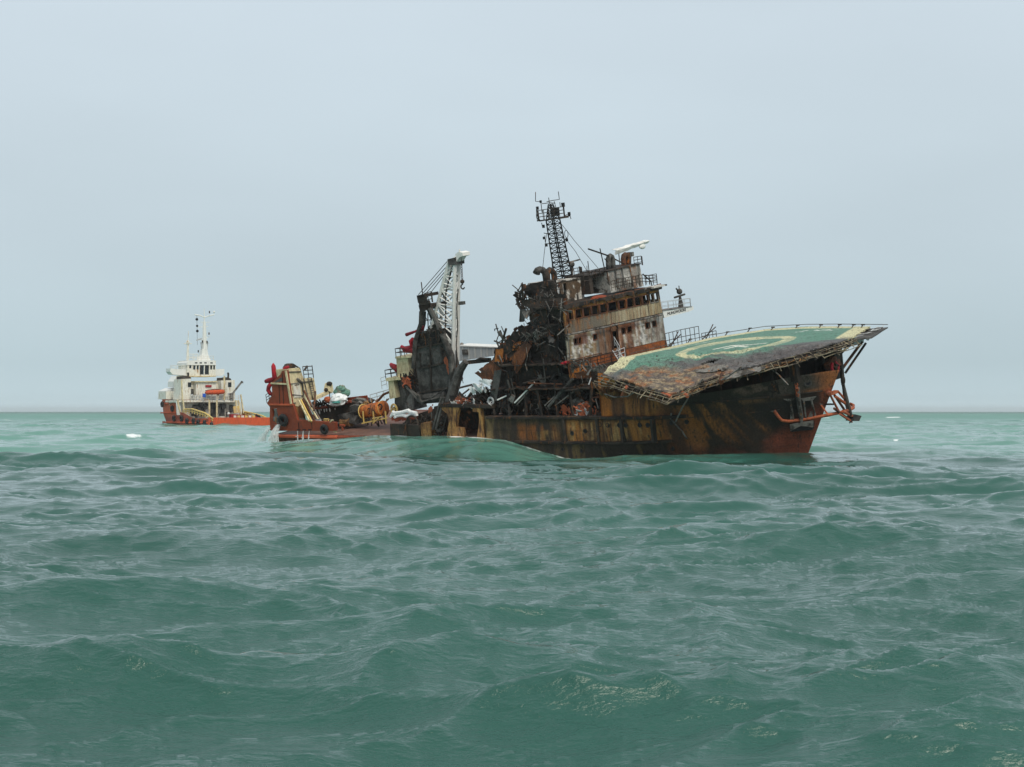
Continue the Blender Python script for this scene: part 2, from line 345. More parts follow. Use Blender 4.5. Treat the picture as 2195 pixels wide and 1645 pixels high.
    for (px, py, wx, wy) in ((152, 954, 1.0, 1.0), (186, 954, 1.1, 1.0), (285, 945, 1.2, 1.4), (335, 958, .9, .9), (70, 960, 1.6, .5), (205, 893, 3, 6), (330, 893, 2.5, 5), (1870, 934, .8, 1.2), (1890, 940, .6, .8), (1860, 905, 1.5, 3), (1925, 952, .7, .7),
                             (1340, 1174, .16, .2), (1410, 1040, .3, .3)):
        spots = spots + ff(px, py, wx, wy)
    rs = np.random.RandomState(5)
    for k in range(34):
        py = 889+rs.rand()**1.6*70; px = rs.rand()*2195; sz = rs.uniform(.3, .8)*(1+40/(py-882)*.5)
        spots = spots + ff(px, py, sz*1.3*max(1, 55/(py-882)), sz*2.2*max(1, 70/(py-882)), rs.uniform(.85, 1.15))
    foam = np.clip(foam + sst(.42, .8, spots*(.05+1.6*fbm(x*7*(60/(Rr+20)), y*3.5*(60/(Rr+20)), 9., 4))), 0, 1)
    # wash along the wreck's side
    W = WF; loc = np.stack([x, y, z], -1)-W.O.astype(np.float32); lx = loc @ W.F[0]; ly = loc @ W.F[1]
    hb = hull_hb(lx, -2.0+0*lx)
    dist = -ly-hb
    wash = np.exp(-np.abs(dist-.25)/.4)*((lx > -41) & (lx < 16))*sst(.4, .6, fbm(lx*1.6, ly*2.2, 3., 4)+.55*np.exp(-((lx+14.5)/1.9)**2))
    wash2 = sst(.4, .75, 1.7*np.exp(-((lx+14.2)/2.3)**2-((dist-.6)/1.2)**2)*(.4+1.1*fn))
    foam = np.clip(foam+wash*(.35+.5*(lx > -8))+wash2, 0, 1)
    # weight of pale green: low in the foreground, higher round the wreck and beyond
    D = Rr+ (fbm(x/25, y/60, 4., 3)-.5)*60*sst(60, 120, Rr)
    pale_w = sst(108, 150, D+8*np.sin(A*20))*.9; pale_w = np.clip(pale_w-.55*sst(1500, 4000, Rr), 0, 1)
    pale_w = np.clip(pale_w+.25*(fbm(x/14, y/14, 8., 3)-.5), 0, 1)
    nr, na = x.shape
    vs = np.stack([X, Y, z], -1).reshape(-1, 3).astype(np.float32)
    me = bpy.data.meshes.new('sea'); ii, jj = np.meshgrid(np.arange(nr-1), np.arange(na-1), indexing='ij')
    a = (ii*na+jj).ravel(); f = np.stack([a, a+na, a+na+1, a+1], -1)[:, ::-1]
    me.vertices.add(len(vs)); me.vertices.foreach_set('co', vs.ravel()); me.loops.add(f.size); me.loops.foreach_set('vertex_index', f.ravel().astype(np.int32))
    me.polygons.add(len(f)); me.polygons.foreach_set('loop_start', (np.arange(len(f))*4).astype(np.int32)); me.update(calc_edges=True)
    me.polygons.foreach_set('use_smooth', np.ones(len(f), bool))
    at = me.color_attributes.new('Sea', 'FLOAT_COLOR', 'POINT')
    at.data.foreach_set('color', np.stack([foam, pale_w, (.5*sst(90, 1200, Rr)).astype(np.float32), (1-sst(22, 75, Rr)).astype(np.float32)*.24+.06], -1).astype(np.float32).ravel())
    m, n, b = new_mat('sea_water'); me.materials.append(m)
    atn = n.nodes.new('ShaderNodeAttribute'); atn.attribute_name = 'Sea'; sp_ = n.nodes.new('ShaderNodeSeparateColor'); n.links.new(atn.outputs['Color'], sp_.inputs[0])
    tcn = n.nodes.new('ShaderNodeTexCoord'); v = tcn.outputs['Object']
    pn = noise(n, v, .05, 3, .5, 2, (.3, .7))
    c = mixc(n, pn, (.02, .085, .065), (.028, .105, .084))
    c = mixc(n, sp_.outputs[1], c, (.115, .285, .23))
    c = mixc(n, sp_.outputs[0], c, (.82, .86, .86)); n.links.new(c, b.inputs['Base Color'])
    rr = n.nodes.new('ShaderNodeMapRange'); n.links.new(sp_.outputs[0], rr.inputs[0]); rr.inputs[3].default_value = .05; rr.inputs[4].default_value = .8; ad = n.nodes.new('ShaderNodeMath'); ad.operation = 'ADD'; n.links.new(rr.outputs[0], ad.inputs[0]); n.links.new(sp_.outputs[2], ad.inputs[1]); n.links.new(ad.outputs[0], b.inputs['Roughness'])
    b.inputs['IOR'].default_value = 1.38
    h1 = noise(n, v, 3.6, 5, .6, 0, None, (1, 2.2, 1)); h2 = noise(n, v, .55, 5, .6, 7, None, (1, 1.8, 1))
    bp = n.nodes.new('ShaderNodeBump'); bp.inputs['Distance'].default_value = .34; n.links.new(atn.outputs['Alpha'], bp.inputs['Strength']); n.links.new(h1, bp.inputs['Height'])
    bq = n.nodes.new('ShaderNodeBump'); bq.inputs['Strength'].default_value = .3; bq.inputs['Distance'].default_value = .2; n.links.new(h2, bq.inputs['Height']); n.links.new(bq.outputs[0], bp.inputs['Normal'])
    n.links.new(bp.outputs[0], b.inputs['Normal'])
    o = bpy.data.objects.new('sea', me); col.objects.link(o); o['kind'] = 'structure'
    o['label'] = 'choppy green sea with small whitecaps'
# ================================================================== WRECK HULL
BH = 7.0
def stem_x(Z): return 15.3+(np.minimum(Z, 4.6)+1.8)*.51+np.maximum(Z-4.6, 0)*.05
def hull_hb(X, Z):
    X = np.asarray(X, float); Z = np.asarray(Z, float)
    d = stem_x(Z)-X; Lx = 16.5-1.0*np.clip(Z, -3, 5); t = np.clip(d/Lx, 0, 1)
    e = 1.75+.06*np.clip(Z, -3, 5); fw = 1-(1-t)**e
    bilge = np.clip(1-.06*np.clip(-1.5-Z, 0, 9)**2, .2, 1)
    return BH*fw*bilge
def hull_top(X):
    X = np.asarray(X, float)
    t = np.where(X < -12.6, .35, np.where(X < .3, 2.25, np.where(X < 5.2, 5.85, 3.95)))
    t = t + np.where(X >= 5.2, .78*sst(9, 18, X), 0)
    return t
def hull_col(v):
    X, Y, Z = v[:, 0], v[:, 1], v[:, 2]; n1 = fbm(X*.5, Z*.5, 1., 4); n2 = fbm(X*1.8, Z*.22, 3., 4); n3 = fbm(X*4.5, Z*.5, 7., 3); n4 = fbm(X*.9+4, Z*1.3, 11., 4)
    sh = X + .45*(Z)*sst(7, 12, X)                 # streaks follow the flare of the bow
    n2b = fbm(sh*1.9, Z*.16, 3., 4)
    c = np.zeros((len(X), 3)); c[:] = (.042, .031, .024)
    def put(mask, rgb):
        mask = np.clip(mask, 0, 1)[:, None]; c[:] = c*(1-mask)+np.array(rgb)*mask
    xx = X+(n1-.5)*1.5; zz = Z+(n4-.5)*.5
    # waist: olive and brown runs
    put(box01(xx, -12.8, -4, .5)*sst(.42, .6, n2)*.7, (.1, .066, .035))
    put(box01(xx, -12.4, -11.6, .15)*.6, (.3, .2, .08))
    put(box01(xx+1.5*(n3-.5), -9, -4.5, 1.0)*box01(zz, .2, 1.5, .35)*sst(.42, .62, n2), (.26, .09, .026))
    put(box01(xx+1.5*(n3-.5), -6.5, -4.6, .6)*box01(zz, .25, 1.0, .1)*sst(.4, .6, n3)*.8, (.38, .21, .07))
    # plating between the rubbing strakes: ochre runs
    put(box01(X, -3.6, 6.2, .12)*box01(zz, .15, 1.95, .12)*(.2+.8*sst(.34, .62, n2)), (.36, .145, .036))
    put(box01(X, -3.6, 6.2, .12)*box01(zz, .15, 1.7, .1)*sst(.5, .68, n3)*.8, (.42, .25, .1))
    put(box01(X, -3.9, 4.2, .3)*box01(Z, -2.6, -.15, .1)*sst(.52, .66, n2)*.55, (.2, .13, .045))
    # wall above the upper strake
    put(box01(X, .3, 6.8, .15)*box01(zz, 2.3, 6, .1)*(.4+.6*sst(.38, .6, n2)), (.24, .088, .03))
    put(box01(X, 1.6, 6.8, .3)*box01(zz, 2.4, 3.6, .3)*sst(.45, .62, n2)*.8, (.4, .17, .045))
    put(box01(X, .25, 1.4, .06)*box01(Z, 2.25, 5.9, .05)*(.65+.35*sst(.35, .5, n4)), (.46, .15, .025))
    put(box01(X, 2, 7, .4)*box01(zz, 4.2, 6, .25)*.7, (.06, .03, .018))
    # flank: orange runs raked with the flare, then soot
    put(box01(xx, 6.8, 14, .8)*box01(zz, -.6, 3.1, .5)*sst(.38, .5, n2b)*.8, (.1, .048, .025)); put(box01(xx, 7.2, 13.5, .6)*box01(zz, .2, 3.1, .35)*sst(.45, .58, n2b)*.9, (.36, .14, .036))
    put(box01(xx, 5.6, 8.2, .4)*box01(zz, -2.5, 3.1, .4)*(.35+.5*sst(.4, .6, n2)), (.17, .065, .03)); put(box01(xx, 6.9, 10.3, .5)*box01(zz, .1, 2.9, .3)*sst(.5, .62, n2)*.8, (.3, .11, .025))
    put(box01(X, 6.9, 10.8, .7)*box01(zz, -.6, .9, .4)*sst(.46, .6, n2b), (.26, .105, .035))
    put(box01(xx, 10.5, 14.5, .6)*box01(zz, 1.3, 3.1, .25)*sst(.46, .6, n2b)*.75, (.13, .085, .05))
    put(sst(12.2, 13.6, xx+.25*Z)*(1-sst(2.6, 3.0, Z)), (.03, .027, .024))
    # foot of the bow: dull red
    put(sst(0, 1, (xx-11.5-1.15*np.maximum(Z+.6, 0)*1.4)/2.2)*(1-sst(2.2, 3.0, Z))*.92, (.24, .062, .034))
    put(box01(xx, 7, 15.5, 2)*(1-sst(-1.4, -.4, zz))*.6*sst(.4, .6, n1), (.11, .035, .022))
    put(.3*((np.abs(((X+.3) % 1.9)-.95) > .88) | (np.abs(Z-1.02) < .05) | (np.abs(Z+1.2) < .05) | (np.abs(Z-4.4) < .05)), (.025, .02, .018))
    # bulwark
    b = sst(3.12, 3.22, Z)*sst(7.0, 7.6, X)
    put(b, (.04, .034, .027)); put(b*sst(.5, .62, n4)*box01(X, 12, 15.8, .4), (.15, .1, .075))
    put(b*sst(13.9, 14.6, xx), (.105, .085, .07)); put(b*sst(16.9, 17.9, xx), (.42, .15, .055)); put(b*sst(15.8, 16.6, xx)*(1-sst(3.3, 3.7, zz))*.8, (.38, .14, .05))
    put(sst(16.8, 17.4, xx)*box01(zz, 2.2, 3.2, .2)*.8, (.34, .09, .04))
    # stern and the low aft side
    s_ = 1-sst(-13.4, -12.9, X)
    put(s_, (.05, .04, .035)); put(s_*sst(.3, .6, n2)*.6, (.1, .075, .055))
    st = 1-sst(-31.5, -31.1, X); put(st, (.15, .06, .038)); put(st*sst(.5, .62, n2)*.7, (.24, .13, .075))
    put(s_*(1-sst(-24.6, -23.8, X))*sst(.02, .08, Z), (.42, .1, .05))
    return c
def build_hull(root):
    xs = np.concatenate([np.arange(-40.3, -13, .35), [-12.62, -12.58], np.arange(-12.4, .25, .16), [.28, .32], np.arange(.45, 5.15, .16), [5.18, 5.22], np.arange(5.4, 19.0, .14)])
    nz_ = 60; mb = MB(); G = {}
    tt = np.linspace(0, 1, nz_)
    cols_ = []
    for side in (-1, 1):
        idx = []
        for i, X in enumerate(xs):
            top = float(hull_top(X)); zz = -4.5+(top+4.5)*tt
            Xc = np.minimum(X, stem_x(zz)-.001); hb = hull_hb(Xc, zz)
            if X < -38: hb = hb*(1-.03*(-38-X)**2*.3)
            # dents and buckled plating
            dn = ((fbm(Xc*.55, zz*.8, 3.+side, 3)-.5)*.26+.016*np.sin(Xc*2*math.pi/.8)*np.sin(zz*math.pi/1.05+.3))*sst(.0, 1.5, hb)
            y = side*(hb+dn*(0 if X < -31 else 1)); row = []
            for q in range(nz_): row.append(len(mb.v)); mb.v.append((float(Xc[q]), float(y[q]), float(zz[q])))
            idx.append(row)
        for i in range(len(xs)-1):
            for q in range(nz_-1):
                f = (idx[i][q], idx[i+1][q], idx[i+1][q+1], idx[i][q+1]); mb.f.append(f if side < 0 else f[::-1])
        G[side] = idx
    for q in range(nz_-1): mb.f.append((G[1][0][q], G[-1][0][q], G[-1][0][q+1], G[1][0][q+1]))   # transom
    h = mb.build('hull', 'burnt_paint', root, colf=hull_col, smooth=False)
    # decks
    d = MB()
    def deck(x0, x1, z, y1=None):
        n = max(2, int((x1-x0)/.8)); 
        for i in range(n):
            a, b = x0+(x1-x0)*i/n, x0+(x1-x0)*(i+1)/n; ya, yb = float(hull_hb(a, z))-.06, float(hull_hb(b, z))-.06
            d.add([(a, -ya, z), (b, -yb, z), (b, yb, z), (a, ya, z), (a, -ya, z-.12), (b, -yb, z-.12), (b, yb, z-.12), (a, ya, z-.12)], [(0, 1, 2, 3), (7, 6, 5, 4), (0, 4, 5, 1), (1, 5, 6, 2), (2, 6, 7, 3), (3, 7, 4, 0)])
    deck(-40.2, -12.6, .3); d.build('aft_deck', 'deck_rust', root)
    d = MB(); deck(-12.5, 17.9, 2.05); d.build('main_deck', 'soot_brown', root)
    d = MB(); deck(.4, 17.6, 3.2); d.build('forecastle_deck', 'soot', root)
    # strakes
    def strake(x0, x1, z, w_=.2, hh=.26, mat='soot_brown', zf=None):
        s_ = MB(); n = int((x1-x0)/.5); pr = None
        for i in range(n+1):
            X = x0+(x1-x0)*i/n; Z = z if zf is None else zf(X); y = -float(hull_hb(X, Z))
            ring = [(X, y+.15, Z-hh/2), (X, y-w_, Z-hh*.3), (X, y-w_, Z+hh*.3), (X, y+.15, Z+hh/2)]; o = len(s_.v); s_.v += ring
            if pr is not None: s_.f += [(pr+k, o+k, o+(k+1) % 4, pr+(k+1) % 4) for k in range(4)]
            else: s_.f.append((o+3, o+2, o+1, o))
            pr = o
        s_.f.append((pr, pr+1, pr+2, pr+3)); return s_.build('rubbing_strake', mat, root)
    strake(-40.3, -31.3, 0.18, mat='orange_line', w_=.25, hh=.32); strake(-31.2, -12.7, .12, mat='oxide_red', w_=.22)
    strake(-12.2, 6.2, .0, w_=.24, hh=.3); strake(-12.2, 8.1, 2.12, w_=.24, hh=.3)
    strake(7.0, 17.3, 3.16, w_=.1, hh=.14, mat='soot')
    for X in (-3.7, -.2, 2.25, 5.3):
        s_ = MB(); s_.bb(X-.12, X+.12, -7.22, -6.75, .1, 2.0); s_.build('fender_rib', 'soot', root)
    s_ = MB()
    q = [(6.9, 2.4), (6.7, 2.0), (6.9, 1.4), (7.2, .8), (7.3, .1)]; s_.path([(x, -float(hull_hb(x, z))-.06, z) for x, z in q], .07); s_.build('bent_pipe', 'ash', root)
    for X, Z in ((-.0, 1.55), (.8, 1.5), (1.95, 1.5), (2.6, 1.5), (3.9, 1.5), (4.6, 1.48), (6.6, 1.6), (7.8, 1.6), (-3.0, .8), (-1.6, 1.0), (1.6, -.8), (3.6, -.85), (-2.2, -.7), (-4.2, -.6), (5.9, -.7)):
        y = -float(hull_hb(X, Z)); r_ = .17
        a = MB(); a.torus((X, y-.03, Z), (0, 1, 0), r_, .045, 12, 5); f = a.build('porthole', 'soot', root)
        g = MB(); g.tube((X, y+.1, Z), (X, y-.035, Z), r_, n=14); g.build('porthole_glass', 'black_paint', f)
    for X, Z, big in ((16.65, 3.95, 1),):
        y = -float(hull_hb(X, Z)); a = MB(); nrm = Vector((.75, -1, .1)).normalized()
        a.torus(Vector((X, y, Z))+nrm*.02, nrm, .24, .07, 18, 6); f = a.build('mooring_port', 'char_grey', root)
        g = MB(); g.tube(Vector((X, y, Z))-nrm*.12, Vector((X, y, Z))+nrm*.03, .24, n=18); g.build('port_hole', 'black_paint', f)
# ================================================================== HELIDECK
def hz_(X, Y):
    s_ = np.maximum(0, (X-2)*.307-(Y+6.5)*.952); return 7-.54*s_*s_/(s_+1.0)
def hp(px, py, dz=0):
    a, b = 1.5, 7.6
    for _ in range(34):
        z = (a+b)/2; q = P(px, py, Z=z)
        if z-float(hz_(q[0], q[1]))-dz > 0: b = z
        else: a = z
    return q
HELI = [(1290, 802), (1352, 762), (1520, 725), (1640, 706), (1730, 700), (1866, 700), (1830, 722), (1795, 736), (1700, 764), (1600, 790), (1520, 815), (1440, 848), (1365, 825)]
def inside(poly, x, y):
    c = np.zeros(x.shape, bool); n = len(poly)
    for i in range(n):
        (x1, y1), (x2, y2) = poly[i], poly[(i+1) % n]
        cond = ((y1 > y) != (y2 > y)) & (x < (x2-x1)*(y-y1)/(y2-y1+1e-12)+x1); c ^= cond
    return c
def dist_poly(poly, x, y, closed=True):
    d = np.full(x.shape, 1e9); n = len(poly)
    for i in range(n if closed else n-1):
        (x1, y1), (x2, y2) = poly[i], poly[(i+1) % n]; L2 = (x2-x1)**2+(y2-y1)**2+1e-12
        t = np.clip(((x-x1)*(x2-x1)+(y-y1)*(y2-y1))/L2, 0, 1); d = np.minimum(d, np.hypot(x-x1-t*(x2-x1), y-y1-t*(y2-y1)))
    return d
def pxy(l): return [tuple(hp(*q)[:2]) for q in l]
def build_helideck(root):
    out = pxy(HELI); hel = bpy.data.objects.new('helideck', None)
    xs = np.array([p[0] for p in out]); ys = np.array([p[1] for p in out]); st = .1
    gx = np.arange(xs.min()-.2, xs.max()+.3, st); gy = np.arange(ys.min()-.2, ys.max()+.3, st)
    Xg, Yg = np.meshgrid(gx, gy, indexing='ij'); ins = inside(out, Xg, Yg)
    tear = pxy([(1500, 789), (1518, 779), (1545, 775), (1530, 783), (1505, 788)])
    ins &= ~(inside(tear, Xg, Yg))
    Zg = hz_(Xg, Yg)+(fbm(Xg*.4, Yg*.4, 2., 4)-.5)*.035+(fbm(Xg*1.6, Yg*.7, 4., 3)-.5)*.3*sst(-5.0, -8.5, Yg*-1*-1)*0
    burn = sst(.2, 2.2, (Xg-2)*.307-(Yg+5.2)*.952); Zg = Zg+burn*((fbm(Xg*1.1, Yg*1.6, 6., 4)-.5)*.5+(np.sin((Xg*.3+Yg)*5.0))*.03)
    Zg = Zg + .25*np.exp(-(dist_poly(tear, Xg, Yg)/.6)**2)
    idx = np.full(Xg.shape, -1); mb = MB(); cell = ins[:-1, :-1] & ins[1:, :-1] & ins[:-1, 1:] & ins[1:, 1:]
    use = np.zeros(Xg.shape, bool)
    for a, b in ((0, 0), (1, 0), (0, 1), (1, 1)): use[a:Xg.shape[0]-1+a, b:Xg.shape[1]-1+b] |= cell
    idx[use] = np.arange(use.sum()); vv = np.stack([Xg[use], Yg[use], Zg[use]], -1); n0 = len(vv)
    mb.v = [tuple(v) for v in vv]+[tuple(v) for v in vv-np.array([0, 0, .12])]
    I, J = np.nonzero(cell)
    for i, j in zip(I, J):
        q = (idx[i, j], idx[i+1, j], idx[i+1, j+1], idx[i, j+1]); mb.f.append(q); mb.f.append(tuple(int(t)+n0 for t in q[::-1]))
        for di, dj, e in ((-1, 0, (3, 0)), (1, 0, (1, 2)), (0, -1, (0, 1)), (0, 1, (2, 3))):
            ii, jj = i+di, j+dj
            if not (0 <= ii < cell.shape[0] and 0 <= jj < cell.shape[1] and cell[ii, jj]): mb.f.append((q[e[1]], q[e[0]], q[e[0]]+n0, q[e[1]]+n0))
    circ = pxy([(1448, 762), (1455, 755), (1475, 747), (1510, 738), (1566, 728), (1620, 722.5), (1667, 720.7), (1692, 720.5), (1708, 723), (1703, 728), (1690, 733), (1660, 741), (1610, 752), (1560, 760), (1510, 764.5), (1470, 767), (1454, 766)])
    circ2 = pxy([(1470, 760), (1476, 754), (1500, 746), (1540, 738), (1590, 731), (1640, 726.5), (1672, 725.5), (1680, 727), (1670, 732), (1640, 740), (1590, 750), (1540, 757), (1495, 761), (1474, 762)])
    h1 = pxy([(1531, 749), (1570, 741), (1600, 739.5)]); h2 = pxy([(1555, 748), (1590, 741), (1640, 736)]); h3 = pxy([(1570, 741.5), (1600, 744)])
    edge_l = pxy([(1338, 770), (1352, 764), (1520, 727), (1640, 708), (1730, 702.5), (1862, 701)])
    edge_r = pxy([(1862, 701), (1850, 707), (1826, 722)]); edge_a = pxy([(1294, 800), (1338, 770)])
    ln1 = pxy([(1388, 757), (1440, 748), (1530, 731)]); wt = pxy([(1716, 711), (1740, 708), (1785, 707.5)])
    chr_ = pxy([(1290, 800), (1340, 789), (1400, 782), (1470, 773), (1560, 764), (1640, 750), (1700, 738), (1760, 731), (1812, 724), (1850, 740), (1440, 900), (1270, 830)])
    rst = pxy([(1300, 812), (1345, 795), (1400, 786), (1470, 781), (1530, 783), (1560, 790), (1600, 800), (1440, 900), (1290, 830)])
    def cf(v):
        x, y, z = v.T; nn = fbm(x*.8, y*.8, 2., 4); n2 = fbm(x*2.2, y*5., 5., 4); n3 = fbm(x*.5+y*.25, y*3.2, 8., 4)
        c = np.zeros((len(x), 3)); c[:] = (.13, .26, .2)
        def put(m_, rgb): m_ = np.clip(m_, 0, 1)[:, None]; c[:] = c*(1-m_)+np.array(rgb)*m_
        put(sst(.45, .65, nn)*.3, (.05, .2, .13)); ye = (.62, .59, .37)
        ring = inside(circ, x, y) & ~inside(circ2, x, y); put(ring*(.5+.4*sst(.4, .6, nn)), ye)
        for pl, wd in ((edge_l, .62), (edge_r, 1.25), (edge_a, .9)): put(1-sst(wd-.06, wd+.06, dist_poly(pl, x, y, False)), ye)
        for pl in (h1, h2, h3): put((1-sst(.16, .22, dist_poly(pl, x, y, False)))*sst(.3, .5, n2+.2), (.7, .72, .62))
        put((1-sst(.08, .16, dist_poly(ln1, x, y, False)))*sst(.42, .55, n2), (.7, .74, .66))
        put((1-sst(.3, .55, dist_poly(wt, x, y, False)))*sst(.47, .56, fbm(x*3, y*3, 1., 3)), (.85, .88, .82))
        dch = dist_poly(chr_, x, y)*np.where(inside(chr_, x, y), 1, -1)
        put(sst(-.7, .8, dch+(n3-.5)*2.6)*.93, (.115, .105, .11)); put(sst(.45, .6, n2)*sst(0, 1.5, dch)*.6, (.2, .18, .17)); put(sst(.5, .62, nn)*sst(0, 1.5, dch)*.5, (.06, .05, .055))
        dr = dist_poly(rst, x, y)*np.where(inside(rst, x, y), 1, -1); rr = sst(-.2, .9, dr+(nn-.5)*1.4)
        n5 = fbm(x*.8+y*.35, y*2.8-x*.5, 18., 5); put(rr*.6, (.16, .125, .1)); put(rr*sst(.48, .68, n5)*.75, (.36, .14, .045)); put(rr*sst(.5, .6, n2)*.8*sst(.5, 2.5, (x-2)*.307-(y+7)*.952), (.36, .28, .17)); put(rr*sst(.5, .66, fbm(x*4.5, y*4.5, 12., 3))*.5, (.07, .055, .05))
        up = z > hz_(x, y)-.6; return c
    base = hp(1560, 745); hel = None
    d = mb.build('helideck', 'burnt_paint', root, colf=cf)
    d['label'] = 'tilted helideck with green paint, yellow ring and a burnt rusty near half'
    # underside frame: beams along and across, edge trusses and the collapsed safety-net frames
    u = MB(); c0 = np.mean(out, 0)
    for yy in np.arange(-8.5, 10, 1.9):
        q = [x for x in np.arange(xs.min(), xs.max(), .25) if inside(out, np.array([x]), np.array([yy]))[0]]
        if len(q) > 4:
            pts = [(x, yy, float(hz_(x, yy))-.38) for x in q[::6]+[q[-1]]]
            for a, b in zip(pts, pts[1:]): u.ibeam(a, b, .42)
            u.build('deck_girder', 'soot_brown', d); u = MB()
    u = MB()
    for xx in np.arange(3.5, 19, 2.4):
        q = [y for y in np.arange(ys.min(), ys.max(), .25) if inside(out, np.array([xx]), np.array([y]))[0]]
        if len(q) > 4:
            pts = [(xx, y, float(hz_(xx, y))-.7) for y in q[::6]+[q[-1]]]
            for a, b in zip(pts, pts[1:]): u.ibeam(a, b, .3)
            u.build('cross_beam', 'soot', d); u = MB()
    rd = random.Random(3)
    near = [hp(*q) for q in ((1828, 724), (1795, 737), (1750, 750), (1700, 765), (1650, 777), (1600, 791), (1560, 802), (1520, 816), (1480, 832), (1440, 849))]
    aft = [hp(*q) for q in ((1440, 849), (1400, 838), (1365, 826), (1325, 813), (1288, 802))]
    def off(p, o_, dz): v = Vector((p[0]-c0[0], p[1]-c0[1], 0)).normalized(); return Vector(p)+v*o_+Vector((0, 0, dz))
    for nm, line, mat in (('net_frame', near, 'scorched_ochre'), ('net_frame', aft, 'scorched_ochre')):
        e = MB()
        for k in range(5):
            o_ = .1+.15*k; dz = -.05-.13*k
            pts = [off(p, o_+rd.uniform(-.09, .09), dz+rd.uniform(-.1, .08)) for p in line]
            for a, b in zip(pts, pts[1:]):
                if rd.random() > .22: a2, b2 = Vector(a), Vector(b); m2 = a2.lerp(b2, .5)+Vector((rd.uniform(-.1, .1), rd.uniform(-.1, .1), rd.uniform(-.12, .1))); e.path([a2, m2, b2], .03+.018*(k % 2), 5)
        for a, b in zip(line, line[1:]):
            n = max(2, int((Vector(a)-Vector(b)).length/.55))
            for i in range(n):
                p = Vector(a).lerp(Vector(b), i/n+rd.uniform(-.02, .02)); q0 = off(p, .05, -.05); q1 = off(p, .65+rd.uniform(-.2, .25), -.5+rd.uniform(-.3, .2))
                e.tube(q0, q1, rd.uniform(.022, .05), n=4)
        e.build(nm, mat, d)
    e = MB()
    for a, b in zip(near, near[1:]):
        e.sheet([off(a, .0, .0), off(b, .0, .0), off(b, .15, -.42), off(a, .15, -.42)], 8, 3, .16, 1.8, .5, rd.randint(0, 99), .03)
    e.build('edge_plate', 'soot_brown', d)
    e = MB()
    for a, b in zip(near[2:], near[3:]): 
        for k in range(9):
            p = Vector(a).lerp(Vector(b), rd.random()); v = Vector((rd.uniform(-.5, .5), rd.uniform(-.5, .1), rd.uniform(-.3, .1)))
            e.tube(off(p, .2+.3*rd.random(), -.2-.35*rd.random()), off(p, .3, -.3)+v, .03, n=4)
    e.build('torn_netting', 'brass_ochre', d)['kind'] = 'stuff'
    # forward net frame sticking out beyond the painted corner
    e = MB(); A_ = hp(1866, 701); B_ = hp(1830, 722); C1 = P(1903, 696, Z=7.1); C2 = P(1868, 718, Z=6.9); C3 = hp(1750, 698.5)
    top_ = [hp(*q, dz=.25) for q in ((1352, 758), (1520, 719), (1640, 700), (1730, 695.5), (1800, 695), (1903, 696))]
    for a, b in zip(top_, top_[1:]): e.tube(a, b, .03)
    for q in ((1440, 737), (1480, 727.5), (1560, 712), (1608, 704), (1657, 702), (1710, 697.5), (1760, 697), (1800, 696.5), (1830, 696.5), (1850, 696.5)):
        a = hp(*q, dz=.2); e.tube(a, Vector(a)+Vector((.0, -.5, -.28)), .05, n=5); e.box(a, (.3, .12, .1))
    for t in (.3, .6, .85): e.tube(Vector(A_).lerp(Vector(B_), t), Vector(C1).lerp(Vector(C2), t), .04)
    e.build('safety_net', 'char_grey', d)
    for pl, h_ in (([P(1428, 747, X=-1.5), P(1462, 738, X=-1.5), P(1500, 730, X=-1.5)], 1.3), ([P(1505, 728, X=-1.5), P(1536, 722, X=-1.5)], .55)):
        e = MB(); e.rail(pl, h_, .035, .65, 2); e.tube(pl[0], Vector(pl[1])+Vector((0, 0, .9)), .05); e.tube(Vector(pl[0])+Vector((0, .7, 0)), Vector(pl[1])+Vector((0, -.4, 1.2)), .05); e.build('walkway_railing', 'soot', d)
    e = MB(); e.sheet([B_, C2, C1, A_], 14, 3, .05, 1.5, .0, 5, .1)
    e.v = [tuple(Vector(v)+Vector((0, 0, -.25))) for v in e.v]
    K = [P(1870, 712, Z=6.6), P(1903, 697, Z=7.0), P(1850, 738, Z=5.9), P(1815, 748, Z=5.7), P(1755, 757, Z=5.7), P(1760, 745, Z=6.8)]
    e.build('net_panel', 'char_grey', d)
    e = MB(); e.sheet([hp(1745, 751, -.1), hp(1828, 723, -.1), P(1850, 735, X=18.2), P(1755, 757, X=17.2)], 10, 3, .12, 1.2, .25, 9, .06); e.sheet([hp(1828, 723, -.1), P(1899, 697, Z=7.0), P(1870, 722, X=18.5), P(1846, 737, X=18.2)], 8, 3, .1, 1.2, .3, 10, .06)
    e.build('hanging_skirt', 'pale_grey', d)
    for a, b in (((1490, 793), (1560, 780)), ((1555, 806), (1640, 780))):
        e = MB(); e.sheet([hp(a[0], a[1]+8, .1), hp(b[0], b[1]+14, .12), hp(*b, .28), hp(*a, .25)], 10, 5, .16, 1.2, .3, a[0], .03); e.build('peeled_plate', 'ash', d)
    # crash stump pipes and loose members under the edge
    def hang(name, a, b, r_, mat):
        e_ = MB(); e_.tube(a, b, r_, n=8); e_.build(name, mat, d)
    hang('broken_strut', hp(1402, 833, -.3), P(1392, 852, Y=-8.8), .13, 'bow_orange'); hang('broken_strut', hp(1420, 842, -.2), P(1438, 851, Y=-10.1), .15, 'bow_orange')
    hang('broken_strut', hp(1457, 838, -.3), P(1474, 850, Y=-9.5), .15, 'bow_orange'); hang('broken_strut', hp(1548, 800, -.3), P(1546, 820, Y=-7.6), .2, 'rust')
    hang('broken_strut', hp(1343, 830, -.1), P(1332, 852, Y=-7.8), .14, 'bow_orange')
